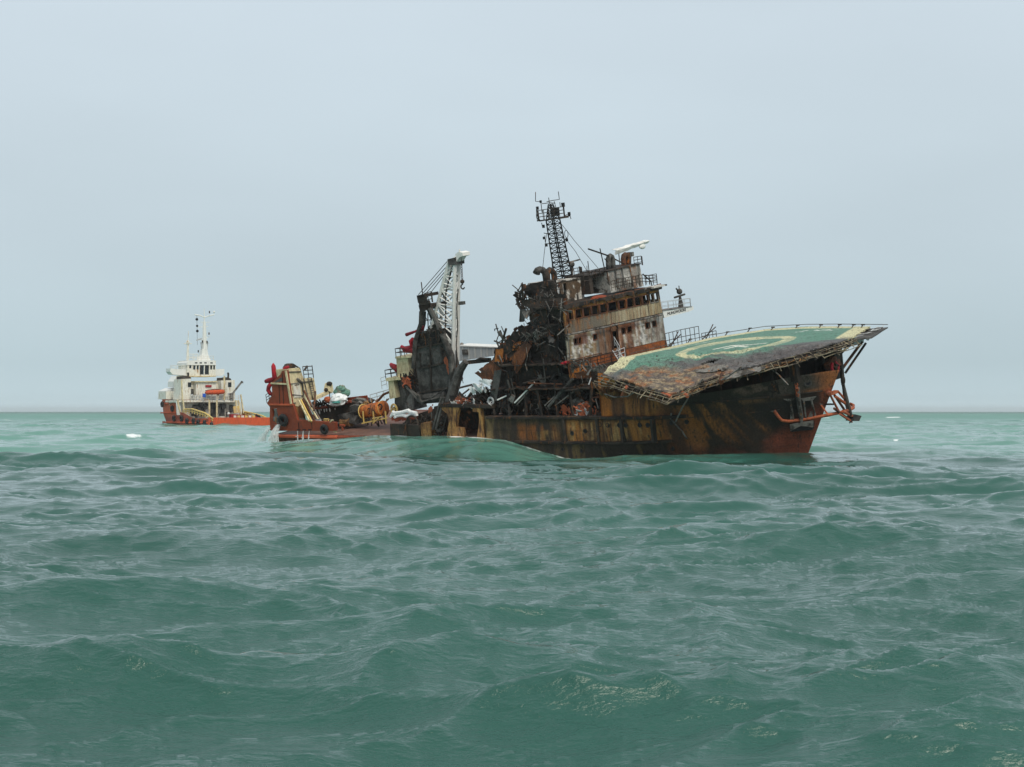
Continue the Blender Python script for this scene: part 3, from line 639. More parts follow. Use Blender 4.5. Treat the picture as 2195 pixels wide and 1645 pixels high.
    for pl in ([(1507, 812), (1480, 845), (1462, 875), (1448, 905)], [(1590, 786), (1560, 808), (1546, 815)], [(1296, 845), (1318, 852), (1345, 850), (1362, 840), (1372, 832)], [(1640, 780), (1668, 803), (1690, 826)], [(1288, 805), (1318, 815), (1345, 822), (1376, 833), (1412, 846)]):
        e = MB(); Ys = -8.4 if pl[0][0] < 1600 else -4.2; pts = [Vector(P(x, y, Y=Ys+(.9 if y > 880 else 0))) for x, y in pl]; e.path(pts, .06); e.build('loose_pipe', 'ash', d)
    # pillars and bow braces
    for (tx, ty), (bx, by), r_, mat in (((1848, 733), (1806, 790), .12, 'rust'), ((1856, 736), (1812, 800), .1, 'soot_brown'), ((1826, 736), (1795, 765), .1, 'soot')):
        b = P(bx, by, X=17.3); t = P(tx, ty, X=18.2); e = MB(); e.tube(b, t, r_, n=8); e.build('helideck_brace', mat, d)
    for X, Y in ((16.4, 2.6), (16.8, 3.6), (15.7, 3.9), (13.5, 5.4), (10, 5.8), (10, 0), (14, 0), (5.5, 5.8), (5.5, -2), (11.0, -5.4), (14.4, -3.2)):
        e = MB(); e.tube((X, Y, 3.1), (X, Y, float(hz_(X, Y))-.4), .13, n=8); e.build('helideck_pillar', 'soot', d)
    return d
# ================================================================== BRIDGE AND HOUSES
XF = -3.0
def front_wall(poly4, nu, nv, holes, th, colf, name, root, X):
    """wall at X=const between four photo corners (TL,TR,BR,BL) with real openings"""
    TL, TR, BR, BL = [np.array(P(*q, X=X)) for q in poly4]
    def uv(px_, py_):
        q = np.array(P(px_, py_, X=X)); u = .5
        for _ in range(20):
            a = TL*(1-u)+TR*u; b = BL*(1-u)+BR*u; v = (a[2]-q[2])/(a[2]-b[2]); l = TL[1]*(1-v)+BL[1]*v; r = TR[1]*(1-v)+BR[1]*v; u = (q[1]-l)/(r-l)
        return u, v
    H = []
    for (x0, y0, x1, y1) in holes:
        ua, va = uv(x0, y0); ub, vb = uv(x1, y1); H.append((ua, min(va, vb), ub, max(va, vb)))
    return TL, TR, BR, BL, uv
def quadwall(mb, c4, nu, nv, holes=(), th=.12):
    """c4 local TL,TR,BR,BL; holes in (u0,v0,u1,v1); thickness towards -X"""
    us = set(np.linspace(0, 1, nu+1)); vs = set(np.linspace(0, 1, nv+1))
    for h in holes: us |= {h[0], h[2]}; vs |= {h[1], h[3]}
    us = sorted(us); vs = sorted(vs); TL, TR, BR, BL = [np.array(p, float) for p in c4]
    nrm = np.cross(BL-TL, TR-TL); nrm /= np.linalg.norm(nrm)
    pt = lambda u, v: (TL*(1-u)+TR*u)*(1-v)+(BL*(1-u)+BR*u)*v
    ins_ = lambda u, v: any(h[0] < u < h[2] and h[1] < v < h[3] for h in holes)
    n0 = len(mb.v); nv_ = len(vs)
    for o in (0, 1):
        for u in us:
            for v in vs: mb.v.append(tuple(pt(u, v)-nrm*th*o))
    off = len(us)*nv_; I = lambda i, j: n0+i*nv_+j
    keep = [[not ins_((us[i]+us[i+1])/2, (vs[j]+vs[j+1])/2) for j in range(nv_-1)] for i in range(len(us)-1)]
    for i in range(len(us)-1):
        for j in range(nv_-1):
            if not keep[i][j]: continue
            q = (I(i, j), I(i, j+1), I(i+1, j+1), I(i+1, j)); mb.f.append(q); mb.f.append(tuple(t+off for t in q[::-1]))
            for di, dj, a, b in ((-1, 0, 0, 1), (1, 0, 2, 3), (0, -1, 3, 0), (0, 1, 1, 2)):
                ii, jj = i+di, j+dj
                if not (0 <= ii < len(us)-1 and 0 <= jj < nv_-1 and keep[ii][jj]): mb.f.append((q[b], q[a], q[a]+off, q[b]+off))
    return pt
def band_col(kind):
    def cf(v):
        X, Y, Z = v.T; n1 = fbm(Y*.7, Z*.9, 3., 4); n2 = fbm(Y*1.7, Z*.5, 6., 4); n3 = fbm(Y*2.6, Z*1.8, 9., 4); t = sst(-6, 7, Y)
        c = np.zeros((len(X), 3))
        def put(m_, rgb): m_ = np.clip(m_, 0, 1)[:, None]; c[:] = c*(1-m_)+np.array(rgb)*m_
        if kind == 'wheel':
            c[:] = (.16, .14, .11); put(sst(.2, .7, t+(n1-.5)*.6), (.44, .39, .27)); put(sst(.5, .62, n2)*.5, (.2, .13, .06)); put(sst(.45, .6, n1)*(1-t)*.6, (.08, .07, .06))
            zt = Z-(10.3+.0*Y); put(sst(-.25, .1, zt+(n3-.5)*.5), (.36, .17, .04)); put(sst(-.1, .1, zt)*sst(.5, .6, n2), (.07, .045, .03)); put(sst(.55, .62, n3)*(1-sst(.2, .8, t))*sst(-1, 0, zt), (.3, .1, .02))
            put(box01(zt, .0, .55, .12)*.5*sst(.4, .6, n1), (.06, .045, .035)); put(sst(.5, .62, fbm(Y*4.5, Z*.35, 8., 3))*(1-sst(.1, .6, zt+.6))*.55, (.26, .11, .04))
            put(sst(.45, .53, fbm(Y*6, Z*.2, 4., 2))*sst(.3, 1, t)*(1-sst(-.4, -.1, zt))*.5, (.33, .25, .13))
        elif kind == 'lower':
            c[:] = (.5, .47, .38); put(sst(.46, .54, n3)*.9, (.15, .125, .09)); put(sst(.5, .6, n2)*(1-sst(.3, .8, t))*.8, (.27, .2, .1)); put(sst(.52, .6, fbm(Y*3, Z*3, 2., 4)), (.66, .64, .6))
            put(box01(Y+(n1-.5)*.4, -.9, 3.0, .15)*sst(.3, .4, n2+.1)*.85, (.22, .085, .035)); put(box01(Y+(n1-.5)*.3, -2.4, -.9, .15)*.85, (.1, .095, .09)); put(sst(.56, .64, n3)*.5, (.03, .03, .03)); put(sst(.5, .62, fbm(Y*4.2, Z*.4, 5., 3))*.55, (.28, .12, .045))
            put(box01(Y, -5.4, -3.5, .1)*box01(Z, 7.9, 8.9, .1)*.8, (.16, .05, .03)); put(box01(Y, 1.4, 3.6, .1)*box01(Z, 8.2, 9.4, .1)*.9, (.2, .07, .03))
            put(sst(.9, 1, t)*.5, (.2, .2, .19))
        elif kind == 'base':
            c[:] = (.33, .095, .025); put(sst(.48, .6, n2)*.7, (.17, .06, .03)); put(sst(.55, .63, n3)*.6, (.08, .04, .025)); put((1-sst(-5.6, -3, Y))*sst(.4, .5, n1)*.8, (.5, .18, .03))
        elif kind == 'top':
            c[:] = (.6, .58, .54); put(sst(.47, .55, n3)*.9, (.1, .085, .07)); put(sst(.55, .6, n2)*.8, (.22, .1, .05)); put(sst(.58, .63, n1)*.7, (.3, .29, .27))
        return c
    return cf
def wins_uv(c4, holes, X):
    TL, TR, BR, BL = [np.array(p) for p in c4]; out = []
    for h in holes:
        r = []
        for (x_, y_) in ((h[0], h[1]), (h[2], h[3])):
            q = np.array(P(x_, y_, X=X)); u = v = .5
            for _ in range(30):
                a = TL*(1-u)+TR*u; b = BL*(1-u)+BR*u; v = (a[2]-q[2])/(a[2]-b[2]); l = TL[1]*(1-v)+BL[1]*v; rr = TR[1]*(1-v)+BR[1]*v; u = (q[1]-l)/(rr-l)
            r.append((u, v))
        out.append((r[0][0], r[0][1], r[1][0], r[1][1]))
    return out
def build_bridge(root):
    X = XF
    w4 = [P(1209, 661, X=X), P(1412, 620, X=X), P(1420, 671, X=X), P(1214, 716, X=X)]
    ws = [(1214.5, 665.5, 1226, 677), (1233, 661, 1246.5, 674.5), (1250, 658, 1264.5, 671.5), (1268, 654.5, 1282, 668), (1285.5, 651, 1299.5, 665), (1303, 647.5, 1323, 660), (1326.5, 643.5, 1340, 657), (1343.5, 640.5, 1357, 654), (1360, 637, 1373.5, 650.5), (1377, 634, 1388, 647.5), (1393, 631, 1399.5, 644.5), (1402, 629, 1409, 643)]
    # openings follow the slope of the band: take centre and half sizes
    cen = [((a+c_)/2, (b+d_)/2, (c_-a)/2) for a, b, c_, d_ in ws]
    W4 = wins_uv(w4, [(cx_-hw, cy_, cx_+hw, cy_) for cx_, cy_, hw in cen], X)
    holes = [(u0-.004, .13, u1+.004, .5) for u0, _, u1, _ in W4]
    mb = MB(); pt = quadwall(mb, w4, 60, 18, holes, .16)
    wh = mb.build('wheelhouse_front', 'burnt_paint', root, colf=band_col('wheel'))
    for (u0, v0, u1, v1) in holes:
        f = MB(); a, b, c_, d_ = [Vector(pt(u, v))+Vector((.03, 0, 0)) for u, v in ((u0, v0), (u1, v0), (u1, v1), (u0, v1))]
        for p_, q_ in ((a, b), (b, c_), (c_, d_), (d_, a)): f.beam(p_, q_, .06, .08)
        f.build('window_frame', 'rust' if u0 < .86 else 'ash', wh)
    y0, y1 = w4[0][1], w4[1][1]; zt = w4[0][2]+.02; XB = X-3.4
    r_ = MB(); r_.bb(XB, X+.2, y0-.15, y1+.2, zt, zt+.16); rf = r_.build('wheelhouse_roof', 'soot_brown', root)
    r_ = MB(); r_.sheet([(X+.22, y0-.2, zt-.1), (X+.22, y1+.2, zt-.08), (X+.24, y1+.2, zt+.26), (X+.24, y0-.2, zt+.24)], 30, 3, .05, 1.5, .2, 4, .05); r_.build('roof_fascia', 'soot_brown', rf)
    s_ = MB(); L4 = [(XB, y1, zt), (X-.1, y1, zt), (X-.1, y1+.3, w4[2][2]), (XB, y1+.3, w4[2][2])]
    quadwall(s_, [L4[1], L4[0], L4[3], L4[2]], 10, 8, [(.03, .12, .2, .43), (.25, .12, .45, .43)], .1); s_.build('wheelhouse_side', 'scorched_white', root)
    s_ = MB(); s_.bb(XB-.1, XB, y0+.8, y1-1.8, 6, zt); s_.build('wheelhouse_back', 'soot', root)
    s_ = MB(); s_.bb(X-1.9, X-1.8, y0+.1, y1-1.2, w4[3][2]+.9, zt); s_.bb(XB, X-.2, y0+1.2, y0+1.3, w4[3][2], zt); s_.build('dark_backing', 'black_paint', root)  # black walls added behind the windows so the lit interior looks dark
    s_ = MB(); s_.bb(XB, X-.2, y0+1.2, y1+.2, w4[3][2]+.9, w4[3][2]+1.0); s_.build('bridge_floor', 'soot', root)
    s_ = MB(); s_.box((X-1.2, y0+4.2, w4[3][2]+1.6), (.7, 5.2, 1.0)); s_.build('bridge_console', 'soot', root)
    # lower deck
    l4 = [P(1214, 718, X=X), P(1420, 673, X=X), P(1428, 728, X=X), P(1219, 776, X=X)]
    hs = [(1231, 735, 1238, 735), (1240, 733, 1246, 733), (1272, 727, 1279, 727), (1333, 712, 1340, 712), (1345, 709, 1353, 709), (1384, 700, 1392, 700), (1399, 697, 1406, 697)]
    H = [(u0, .2, u1, .42) for u0, _, u1, _ in wins_uv(l4, [(a-.6, b, c_+.6, d_) for a, b, c_, d_ in hs], X)]
    dr = wins_uv(l4, [(1310, 715, 1323, 715)], X)[0]; H.append((dr[0], .25, dr[2], .9))
    mb = MB(); pt = quadwall(mb, l4, 60, 20, H, .14); lw = mb.build('deckhouse_front', 'burnt_paint', root, colf=band_col('lower'))
    for h in H[:-1]:
        f = MB(); a, b, c_, d_ = [Vector(pt(u, v))+Vector((.02, 0, 0)) for u, v in ((h[0], h[1]), (h[2], h[1]), (h[2], h[3]), (h[0], h[3]))]
        for p_, q_ in ((a, b), (b, c_), (c_, d_), (d_, a)): f.beam(p_, q_, .06, .07)
        f.build('window_frame', 'rust', lw)
    h = H[-1]; f = MB(); f.torus(Vector(pt((h[0]+h[2])/2, .2))+Vector((.05, 0, 0)), (1, 0, 0), .55, .07, 14, 5, 0, math.pi); 
    for u in (h[0], h[2]): f.beam(Vector(pt(u, .2))+Vector((.05, 0, 0)), Vector(pt(u, .9))+Vector((.05, 0, 0)), .1, .1)
    f.build('door_frame', 'rust', lw)
    f = MB()
    for k in (0, 1): f.beam(P(1313+k*9, 752-k*2, X=X+.3), P(1329+k*12, 778-k*5, X=X+1.8), .07, .09)
    for t in np.linspace(.1, .9, 6): f.tube(Vector(P(1313, 752, X=X+.3)).lerp(Vector(P(1329, 778, X=X+1.8)), t), Vector(P(1322, 750, X=X+.3)).lerp(Vector(P(1341, 773, X=X+1.8)), t), .035)
    f.rail([P(1329, 778, X=X+1.8), P(1341, 773, X=X+1.8)], 1.1, .04, .6, 3); f.rail([P(1318, 742, X=X+.4), P(1330, 762, X=X+1.2)], .8, .04, .7, 2)
    f.build('ladder', 'pale_grey', lw)
    f = MB(); f.path([P(1212, 719, X=X+.35), P(1290, 703, X=X+.35), P(1360, 688, X=X+.35), P(1418, 675, X=X+.35)], .09)
    for x_ in range(1225, 1418, 24): q = Vector(P(x_, 719-(x_-1212)*.2136, X=X+.35)); f.tube(q, q-Vector((.4, 0, 0)), .05)
    f.build('handrail', 'ash', lw)
    s_ = MB(); s_.bb(X-1.4, X-1.3, y0+.4, y1-.1, 5.5, w4[3][2]-.1); s_.build('burnt_bulkhead', 'black_paint', root)
    s_ = MB(); s_.bb(XB, X-.15, y0+.3, y1+.1, w4[3][2]-.1, w4[3][2]); s_.build('upper_deck', 'soot_brown', root)
    s_ = MB(); s_.prism([(X-.15, y1+.1, w4[2][2]), (XB, y1+.1, w4[2][2]), (XB, y1+.3, 5.0), (X-.15, y1+.3, 5.0)], (0, -.15, 0)); s_.build('deckhouse_side', 'scorched_white', root)
    b4 = [P(1219, 778, X=X+.05), P(1428, 729, X=X+.05), P(1436, 765, X=X+.05), P(1224, 812, X=X+.05)]
    mb = MB(); quadwall(mb, b4, 40, 10, (), .14); mb.build('house_base', 'burnt_paint', root, colf=band_col('base'))
    f = MB()
    pts = [P(1222+i*15, 800-i*3.6, X=X+.8) for i in range(9)]; f.rail(pts, .85, .035, .8, 3); f.build('guard_rail', 'soot_brown', root)
    f = MB(); f.rail([P(1216, 780, X=X+.2), P(1290, 762, X=X+.2)], -.0+.2, .05, 2, 1); f.build('drip_rail', 'rust', root)
    # roof houses
    TH = [P(1302, 583, X=-4.2), P(1371, 567, X=-4.2), P(1380, 614, X=-4.2), P(1310, 628, X=-4.2)]
    mb = MB(); quadwall(mb, TH, 36, 16, (), .12); th_ = mb.build('radar_house', 'burnt_paint', root, colf=band_col('top'))
    s_ = MB(); a, b = Vector(TH[0]), Vector(TH[1]); s_.prism([a+Vector((.1, -.1, 0)), b+Vector((.1, .1, 0)), b+Vector((-3, .1, 0)), a+Vector((-3, -.1, 0))], (0, 0, .1)); s_.build('house_roof', 'soot_brown', th_)
    s_ = MB(); c_, d_ = Vector(TH[2]), Vector(TH[3])
    s_.prism([b+Vector((-.12, 0, 0)), b+Vector((-3, 0, 0)), c_+Vector((-3, 0, 0)), c_+Vector((-.12, 0, 0))], (0, -.1, 0)); s_.prism([a+Vector((-.12, 0, 0)), a+Vector((-3, 0, 0)), d_+Vector((-3, 0, 0)), d_+Vector((-.12, 0, 0))], (0, .1, 0)); s_.build('house_side', 'scorched_white', th_)
    s_ = MB()
    for x_ in (1318, 1333, 1350): s_.beam(P(x_, 581-(x_-1302)*.23, X=-4.05), P(x_+7, 624-(x_-1302)*.2, X=-4.05), .1, .1)
    for k in range(5): s_.tube(P(1322+1.2*k, 590+8*k, X=-4.0), P(1331+1.2*k, 588+8*k, X=-4.0), .04)
    s_.build('wall_stiffener', 'ash', th_)
    # open dark store beside it
    D4 = [P(1264, 592, X=-4.6), P(1302, 583, X=-4.6), P(1309, 622, X=-4.6), P(1268, 631, X=-4.6)]
    mb = MB(); quadwall(mb, D4, 6, 6, [(.12, .16, .95, .98)], .1); dh = mb.build('flag_locker', 'soot', root)
    s_ = MB(); a, b, c_, d_ = [Vector(q) for q in D4]; bk = Vector((-2.6, 0, 0))
    s_.prism([a+bk, b+bk, c_+bk, d_+bk], (-.1, 0, 0)); s_.prism([a+Vector((.15, -.1, 0)), b+Vector((.15, 0, 0)), b+bk, a+bk+Vector((0, -.1, 0))], (0, 0, .1)); s_.prism([a, a+bk, d_+bk, d_], (0, -.08, 0)); s_.build('locker_shell', 'soot', dh)
    # white streaked house by the mast
    S4 = [P(1190, 606, X=-5.6), P(1247, 597, X=-5.6), P(1254, 643, X=-5.6), P(1195, 656, X=-5.6)]
    mb = MB(); quadwall(mb, S4, 26, 14, [(.28, .1, .4, .6), (.02, .1, .16, .8)], .12)
    def sc2(v):
        Y, Z = v[:, 1], v[:, 2]; n = fbm(Y*3.2, Z*.5, 2., 4); n2 = fbm(Y*1.2, Z*1.2, 5., 4); c = np.zeros((len(Y), 3)); c[:] = (.045, .04, .033)
        m_ = sst(.47, .55, n+(Y-Y.min())/(Y.max()-Y.min())*.14-.05)[:, None]; c = c*(1-m_)+np.array((.66, .63, .57))*m_; m_ = sst(.55, .62, n2)[:, None]; return c*(1-m_)+np.array((.12, .08, .05))*m_
    sh = mb.build('streaked_house', 'burnt_paint', root, colf=sc2)
    s_ = MB(); a, b, c_, d_ = [Vector(q) for q in S4]; bk = Vector((-3, 0, 0))
    s_.prism([a+Vector((.1, 0, 0)), b+Vector((.1, .1, 0)), b+bk, a+bk], (0, 0, .1)); s_.prism([b, b+bk, c_+bk, c_], (0, -.1, 0)); s_.prism([a, a+bk, d_+bk, d_], (0, .1, 0)); s_.prism([a+bk, b+bk, c_+bk, d_+bk], (-.1, 0, 0)); s_.build('house_shell', 'scorched_white', sh)
    s_ = MB(); s_.beam(P(1197, 610, X=-5.3), P(1192, 700, X=-5.0), .16, .16); s_.build('white_pipe', 'pale_grey', root)
    for nm, pl, h in (('roof_railing', [P(1253, 614, X=-4.4), P(1264, 612, X=-4.4)], 1.3), ('roof_railing', [P(1312, 624, X=-3.3), P(1350, 615, X=-3.3), P(1378, 610, X=-3.3), P(1409, 612, X=-3.2)], .85), ('roof_railing', [P(1360, 571, X=-5), P(1376, 568, X=-5), P(1378, 569, X=-7)], .8), ('roof_railing', [P(1232, 597, X=-6), P(1249, 594, X=-6), P(1243, 592, X=-8)], .85), ('roof_railing', [P(1384, 612, X=-5.5), P(1409, 607, X=-5.5)], .85)):
        f = MB(); f.rail(pl, h, .035, .55, 3); f.build(nm, 'soot', root)
    s_ = MB(); s_.sheet([P(1252, 646, X=-3.5), P(1415, 609, X=-3.5), P(1416, 616, X=-3.3), P(1254, 655, X=-3.3)], 26, 3, .1, 1.2, .25, 8, .05); s_.build('roof_edge', 'rust', rf)
    s_ = MB(); s_.ball(P(1283, 640, X=-3.6), .7, 10, 6, (.6, 1.5, .4), .12, 4); s_.build('fallen_canopy', 'oxide_red', rf)
    s_ = MB(); s_.bb(-3.3, -2.4, y1-1.9, y1+.5, zt+.16, zt+.3); s_.build('corner_slab', 'scorched_white', rf)
    # goosenecks
    def goose(pts, r_, mat, Xp): 
        e = MB(); pp = [Vector(P(x_, y_, X=Xp)) for x_, y_ in pts]; e.path(pp, r_, 14); e.build('gooseneck_vent', mat, root, smooth=True)
    goose([(1315, 582), (1314, 566), (1313.5, 557), (1311.5, 551), (1308, 549), (1305, 551), (1303.5, 556), (1304, 564), (1304.5, 580)], .23, 'char_grey', -5.0)
    goose([(1348, 576), (1347, 560), (1346, 551), (1343.5, 547), (1340, 546.5), (1337, 549), (1336, 556), (1337, 566), (1338, 578)], .24, 'rust', -5.4)
    goose([(1172, 608), (1170, 592), (1168, 584), (1163, 579.5), (1157, 578), (1152, 580), (1150, 586)], [.3, .3, .3, .3, .29, .29, .34], 'char_grey', -8.2)
    goose([(1189, 606), (1188, 594), (1187, 586), (1183, 580.5), (1178, 579), (1174, 582), (1173, 590), (1174, 604)], .26, 'soot_brown', -7.2)
    # radar scanner
    e = MB(); A, B = Vector(P(1316, 541, X=-5.6)), Vector(P(1386, 519, X=-5.6)); 
    e.sheet([A+Vector((.3, 0, .16)), B+Vector((.3, 0, .1)), B+Vector((.1, 0, -.1)), A+Vector((.1, 0, -.22))], 22, 4, .14, 1.1, .0, 3, .14)
    e.sheet([A+Vector((.3, 0, .16)), B+Vector((.3, 0, .1)), B+Vector((-.25, 0, .14)), A+Vector((-.2, 0, .2))], 22, 3, .1, 1.1, .0, 3, .05)
    rsn = e.build('radar_scanner', 'boom_white', root)
    e = MB(); e.ball(P(1377, 529, X=-5.4), .42, 12, 8, (.35, 1.15, .55), .05, 2); e.build('scanner_tip', 'white_paint', rsn, smooth=True)
    e = MB(); e.tube(P(1350, 566, X=-5.8), P(1349, 541, X=-5.8), .14, .2, 10); e.box(P(1349, 546, X=-5.8), (.6, .6, .4)); e.tube(P(1330, 580, X=-5.8), P(1326, 540, X=-5.8), .05); e.build('scanner_pedestal', 'ash', rsn)
    for a, b, r_ in (((1261, 534), (1305, 549), .07), ((1286, 533), (1297, 582), .05), ((1260, 560), (1264, 592), .04), ((1296, 555), (1303, 562), .04), ((1318, 556), (1338, 566), .06), ((1378, 588), (1395, 603), .06), ((1395, 603), (1399, 618), .05), ((1258, 570), (1259, 590), .03)):
        e = MB(); e.tube(P(*a, X=-4.8), P(*b, X=-4.8), r_, n=6); e.build('whip_aerial', 'soot_brown', root)
    e = MB(); 
    for q in ((1272, 588), (1280, 585), (1290, 581)): e.torus(P(*q, X=-4.6), (0, 1, .3), .25, .04, 10, 4)
    e.build('roof_fitting', 'soot', root)
    # port bridge wing
    Xw = -3.7
    e = MB(); poly = [P(1420, 667, X=Xw), P(1477, 658.5, X=Xw), P(1486, 657, X=Xw), P(1487, 664, X=Xw), P(1478, 668, X=Xw), P(1424, 682, X=Xw)]
    e.prism(poly, (-1.6, 0, 0)); wg = e.build('bridge_wing', 'white_paint', root)
    e = MB(); e.prism([P(1418, 666, X=Xw+.05), P(1484, 656.8, X=Xw+.05), P(1484, 657.6, X=Xw+.05), P(1418, 667.6, X=Xw+.05)], (-1.7, 0, 0)); e.build('wing_coaming', 'ash', wg)
    f = MB(); f.rail([P(1418, 668, X=Xw), P(1450, 663, X=Xw), P(1481, 658, X=Xw), P(1480, 657, X=Xw-1.5), P(1420, 665, X=Xw-1.5)], .78, .025, 1.0, 2); f.build('wing_railing', 'pale_grey', wg)
    f = MB(); c_ = Vector(P(1460, 661, X=Xw-.6)); f.tube(c_, c_+Vector((0, 0, 1.1)), .3, .1, 8); f.tube(c_+Vector((0, -.9, 1.1)), c_+Vector((0, .8, 1.2)), .1); f.ball(c_+Vector((0, .0, 1.55)), .28, 8, 6); f.tube(c_+Vector((0, -.5, 1.9)), c_+Vector((0, -.15, 1.6)), .08); f.tube(c_+Vector((0, 0, 1.3)), c_+Vector((0, 0, 2.1)), .05); f.build('searchlight', 'char_grey', wg)
    cu = bpy.data.curves.new('wing_lettering', 'FONT'); cu.body = 'MUNGWOR303'; cu.size = .42; cu.extrude = .01; cu.align_x = 'CENTER'; cu.align_y = 'CENTER'
    to = bpy.data.objects.new('tmp', cu); col.objects.link(to); dg = bpy.context.evaluated_depsgraph_get(); me = bpy.data.meshes.new_from_object(to.evaluated_get(dg)); bpy.data.objects.remove(to)
    me.materials.clear(); me.materials.append(M['black_paint']); a, b = Vector(P(1431, 673.5, X=Xw+.02)), Vector(P(1470, 664, X=Xw+.02))
    xdir = (b-a).normalized(); nrm = Vector((1, 0, 0)); ydir = nrm.cross(xdir); wd = max(v.co.x for v in me.vertices)-min(v.co.x for v in me.vertices); s__ = (b-a).length/wd
    me.transform(Matrix.Translation((a+b)/2) @ Matrix((xdir, ydir, nrm)).transposed().to_4x4() @ Matrix.Diagonal((s__, .9, 1, 1)))
    lo = bpy.data.objects.new('wing_lettering', me); col.objects.link(lo); lo.parent = wg
def build_mast(root):
    Xm = -7.4; cb = Vector(P(1209, 602, X=Xm)); ct = Vector(P(1185, 470, X=Xm)); s0, s1 = .55, .42
    def sq(c, s): return [c+Vector((a*s, b*s, 0)) for a, b in ((1, 1), (1, -1), (-1, -1), (-1, 1))]
    mb = MB(); mb.lattice(sq(cb, s0), sq(ct, s1), 13, .065, .035)
    ap = Vector(P(1180, 438, X=Xm)); mb.lattice(sq(ct, .4), sq(ap, .14), 5, .055, .03); mast = mb.build('lattice_mast', 'black_paint', root)
    e = MB(); e.box(ct, (1.5, 2.6, .09)); c1 = Vector(P(1158, 474, X=Xm)); c2 = Vector(P(1221, 463, X=Xm)); e.beam(c1, c2, .2, .1); e.beam(c1, Vector(P(1150, 460, X=Xm)), .06, .06)
    e.build('mast_platform', 'soot', mast)
    e = MB(); e.rail([P(1156, 473, X=Xm+.7), P(1211, 464, X=Xm+.7), P(1209, 464, X=Xm-.7), P(1154, 473, X=Xm-.7), P(1156, 473, X=Xm+.7)], .85, .035, .7, 3); e.build('platform_railing', 'soot', mast)
    for pts in ([(1148, 412), (1148, 432), (1160, 433)], [(1197, 411), (1199, 428), (1185, 430), (1172, 433)], [(1159, 430), (1162, 456)], [(1162, 437), (1180, 435), (1190, 436)], [(1176, 424), (1178, 437)], [(1188, 432), (1192, 447), (1201, 444), (1200, 434)], [(1208, 436), (1207, 448)], [(1211, 463), (1220, 458), (1224, 470)], [(1151, 445), (1153, 470)], [(1161, 478), (1163, 487)], [(1166, 500), (1176, 502)], [(1169, 525), (1180, 521)], [(1150, 445), (1150, 465), (1153, 475)], [(1168, 505), (1169, 520)]):
        e = MB(); e.path([P(x, y, X=Xm) for x, y in pts], .035, 5); e.build('mast_aerial', 'soot', mast)
    for q, s_ in (((1152, 447), .12), ((1207, 440), .16), ((1220, 459), .13), ((1165, 486), .12), ((1159, 433), .1), ((1171, 526), .12), ((1192, 455), .3), ((1166, 511), .1), ((1215, 515), .12)):
        e = MB(); e.tube(Vector(P(*q, X=Xm+.1))-Vector((0, 0, s_)), Vector(P(*q, X=Xm+.1))+Vector((0, 0, s_*1.3)), s_, n=8); e.build('navigation_light', 'black_paint', mast)
    e = MB(); e.torus(P(1214, 502, X=Xm), (1, .2, 0), .33, .03, 16, 5); e.tube(P(1214, 511, X=Xm), P(1208, 518, X=Xm), .04); e.build('loop_aerial', 'soot', mast)
    for pl in ([(1201, 478), (1216, 496), (1231, 516), (1256, 545), (1282, 575)], [(1217, 518), (1234, 540), (1262, 588)], [(1172, 500), (1167, 540), (1163, 577)], [(1183, 545), (1184, 600)]):
        e = MB(); e.path([P(x, y, X=Xm+.5) for x, y in pl], .022, 4); e.build('stay_wire', 'soot', mast)
    e = MB(); e.beam(P(1211, 565, X=Xm+.5), P(1242, 557, X=Xm+.5), .12, .12); e.tube(P(1227, 560, X=Xm+.5), P(1226, 595, X=Xm+.5), .12); e.ball(P(1226, 567, X=Xm+.5), .25, 8, 6); e.build('small_scanner', 'ash', mast)
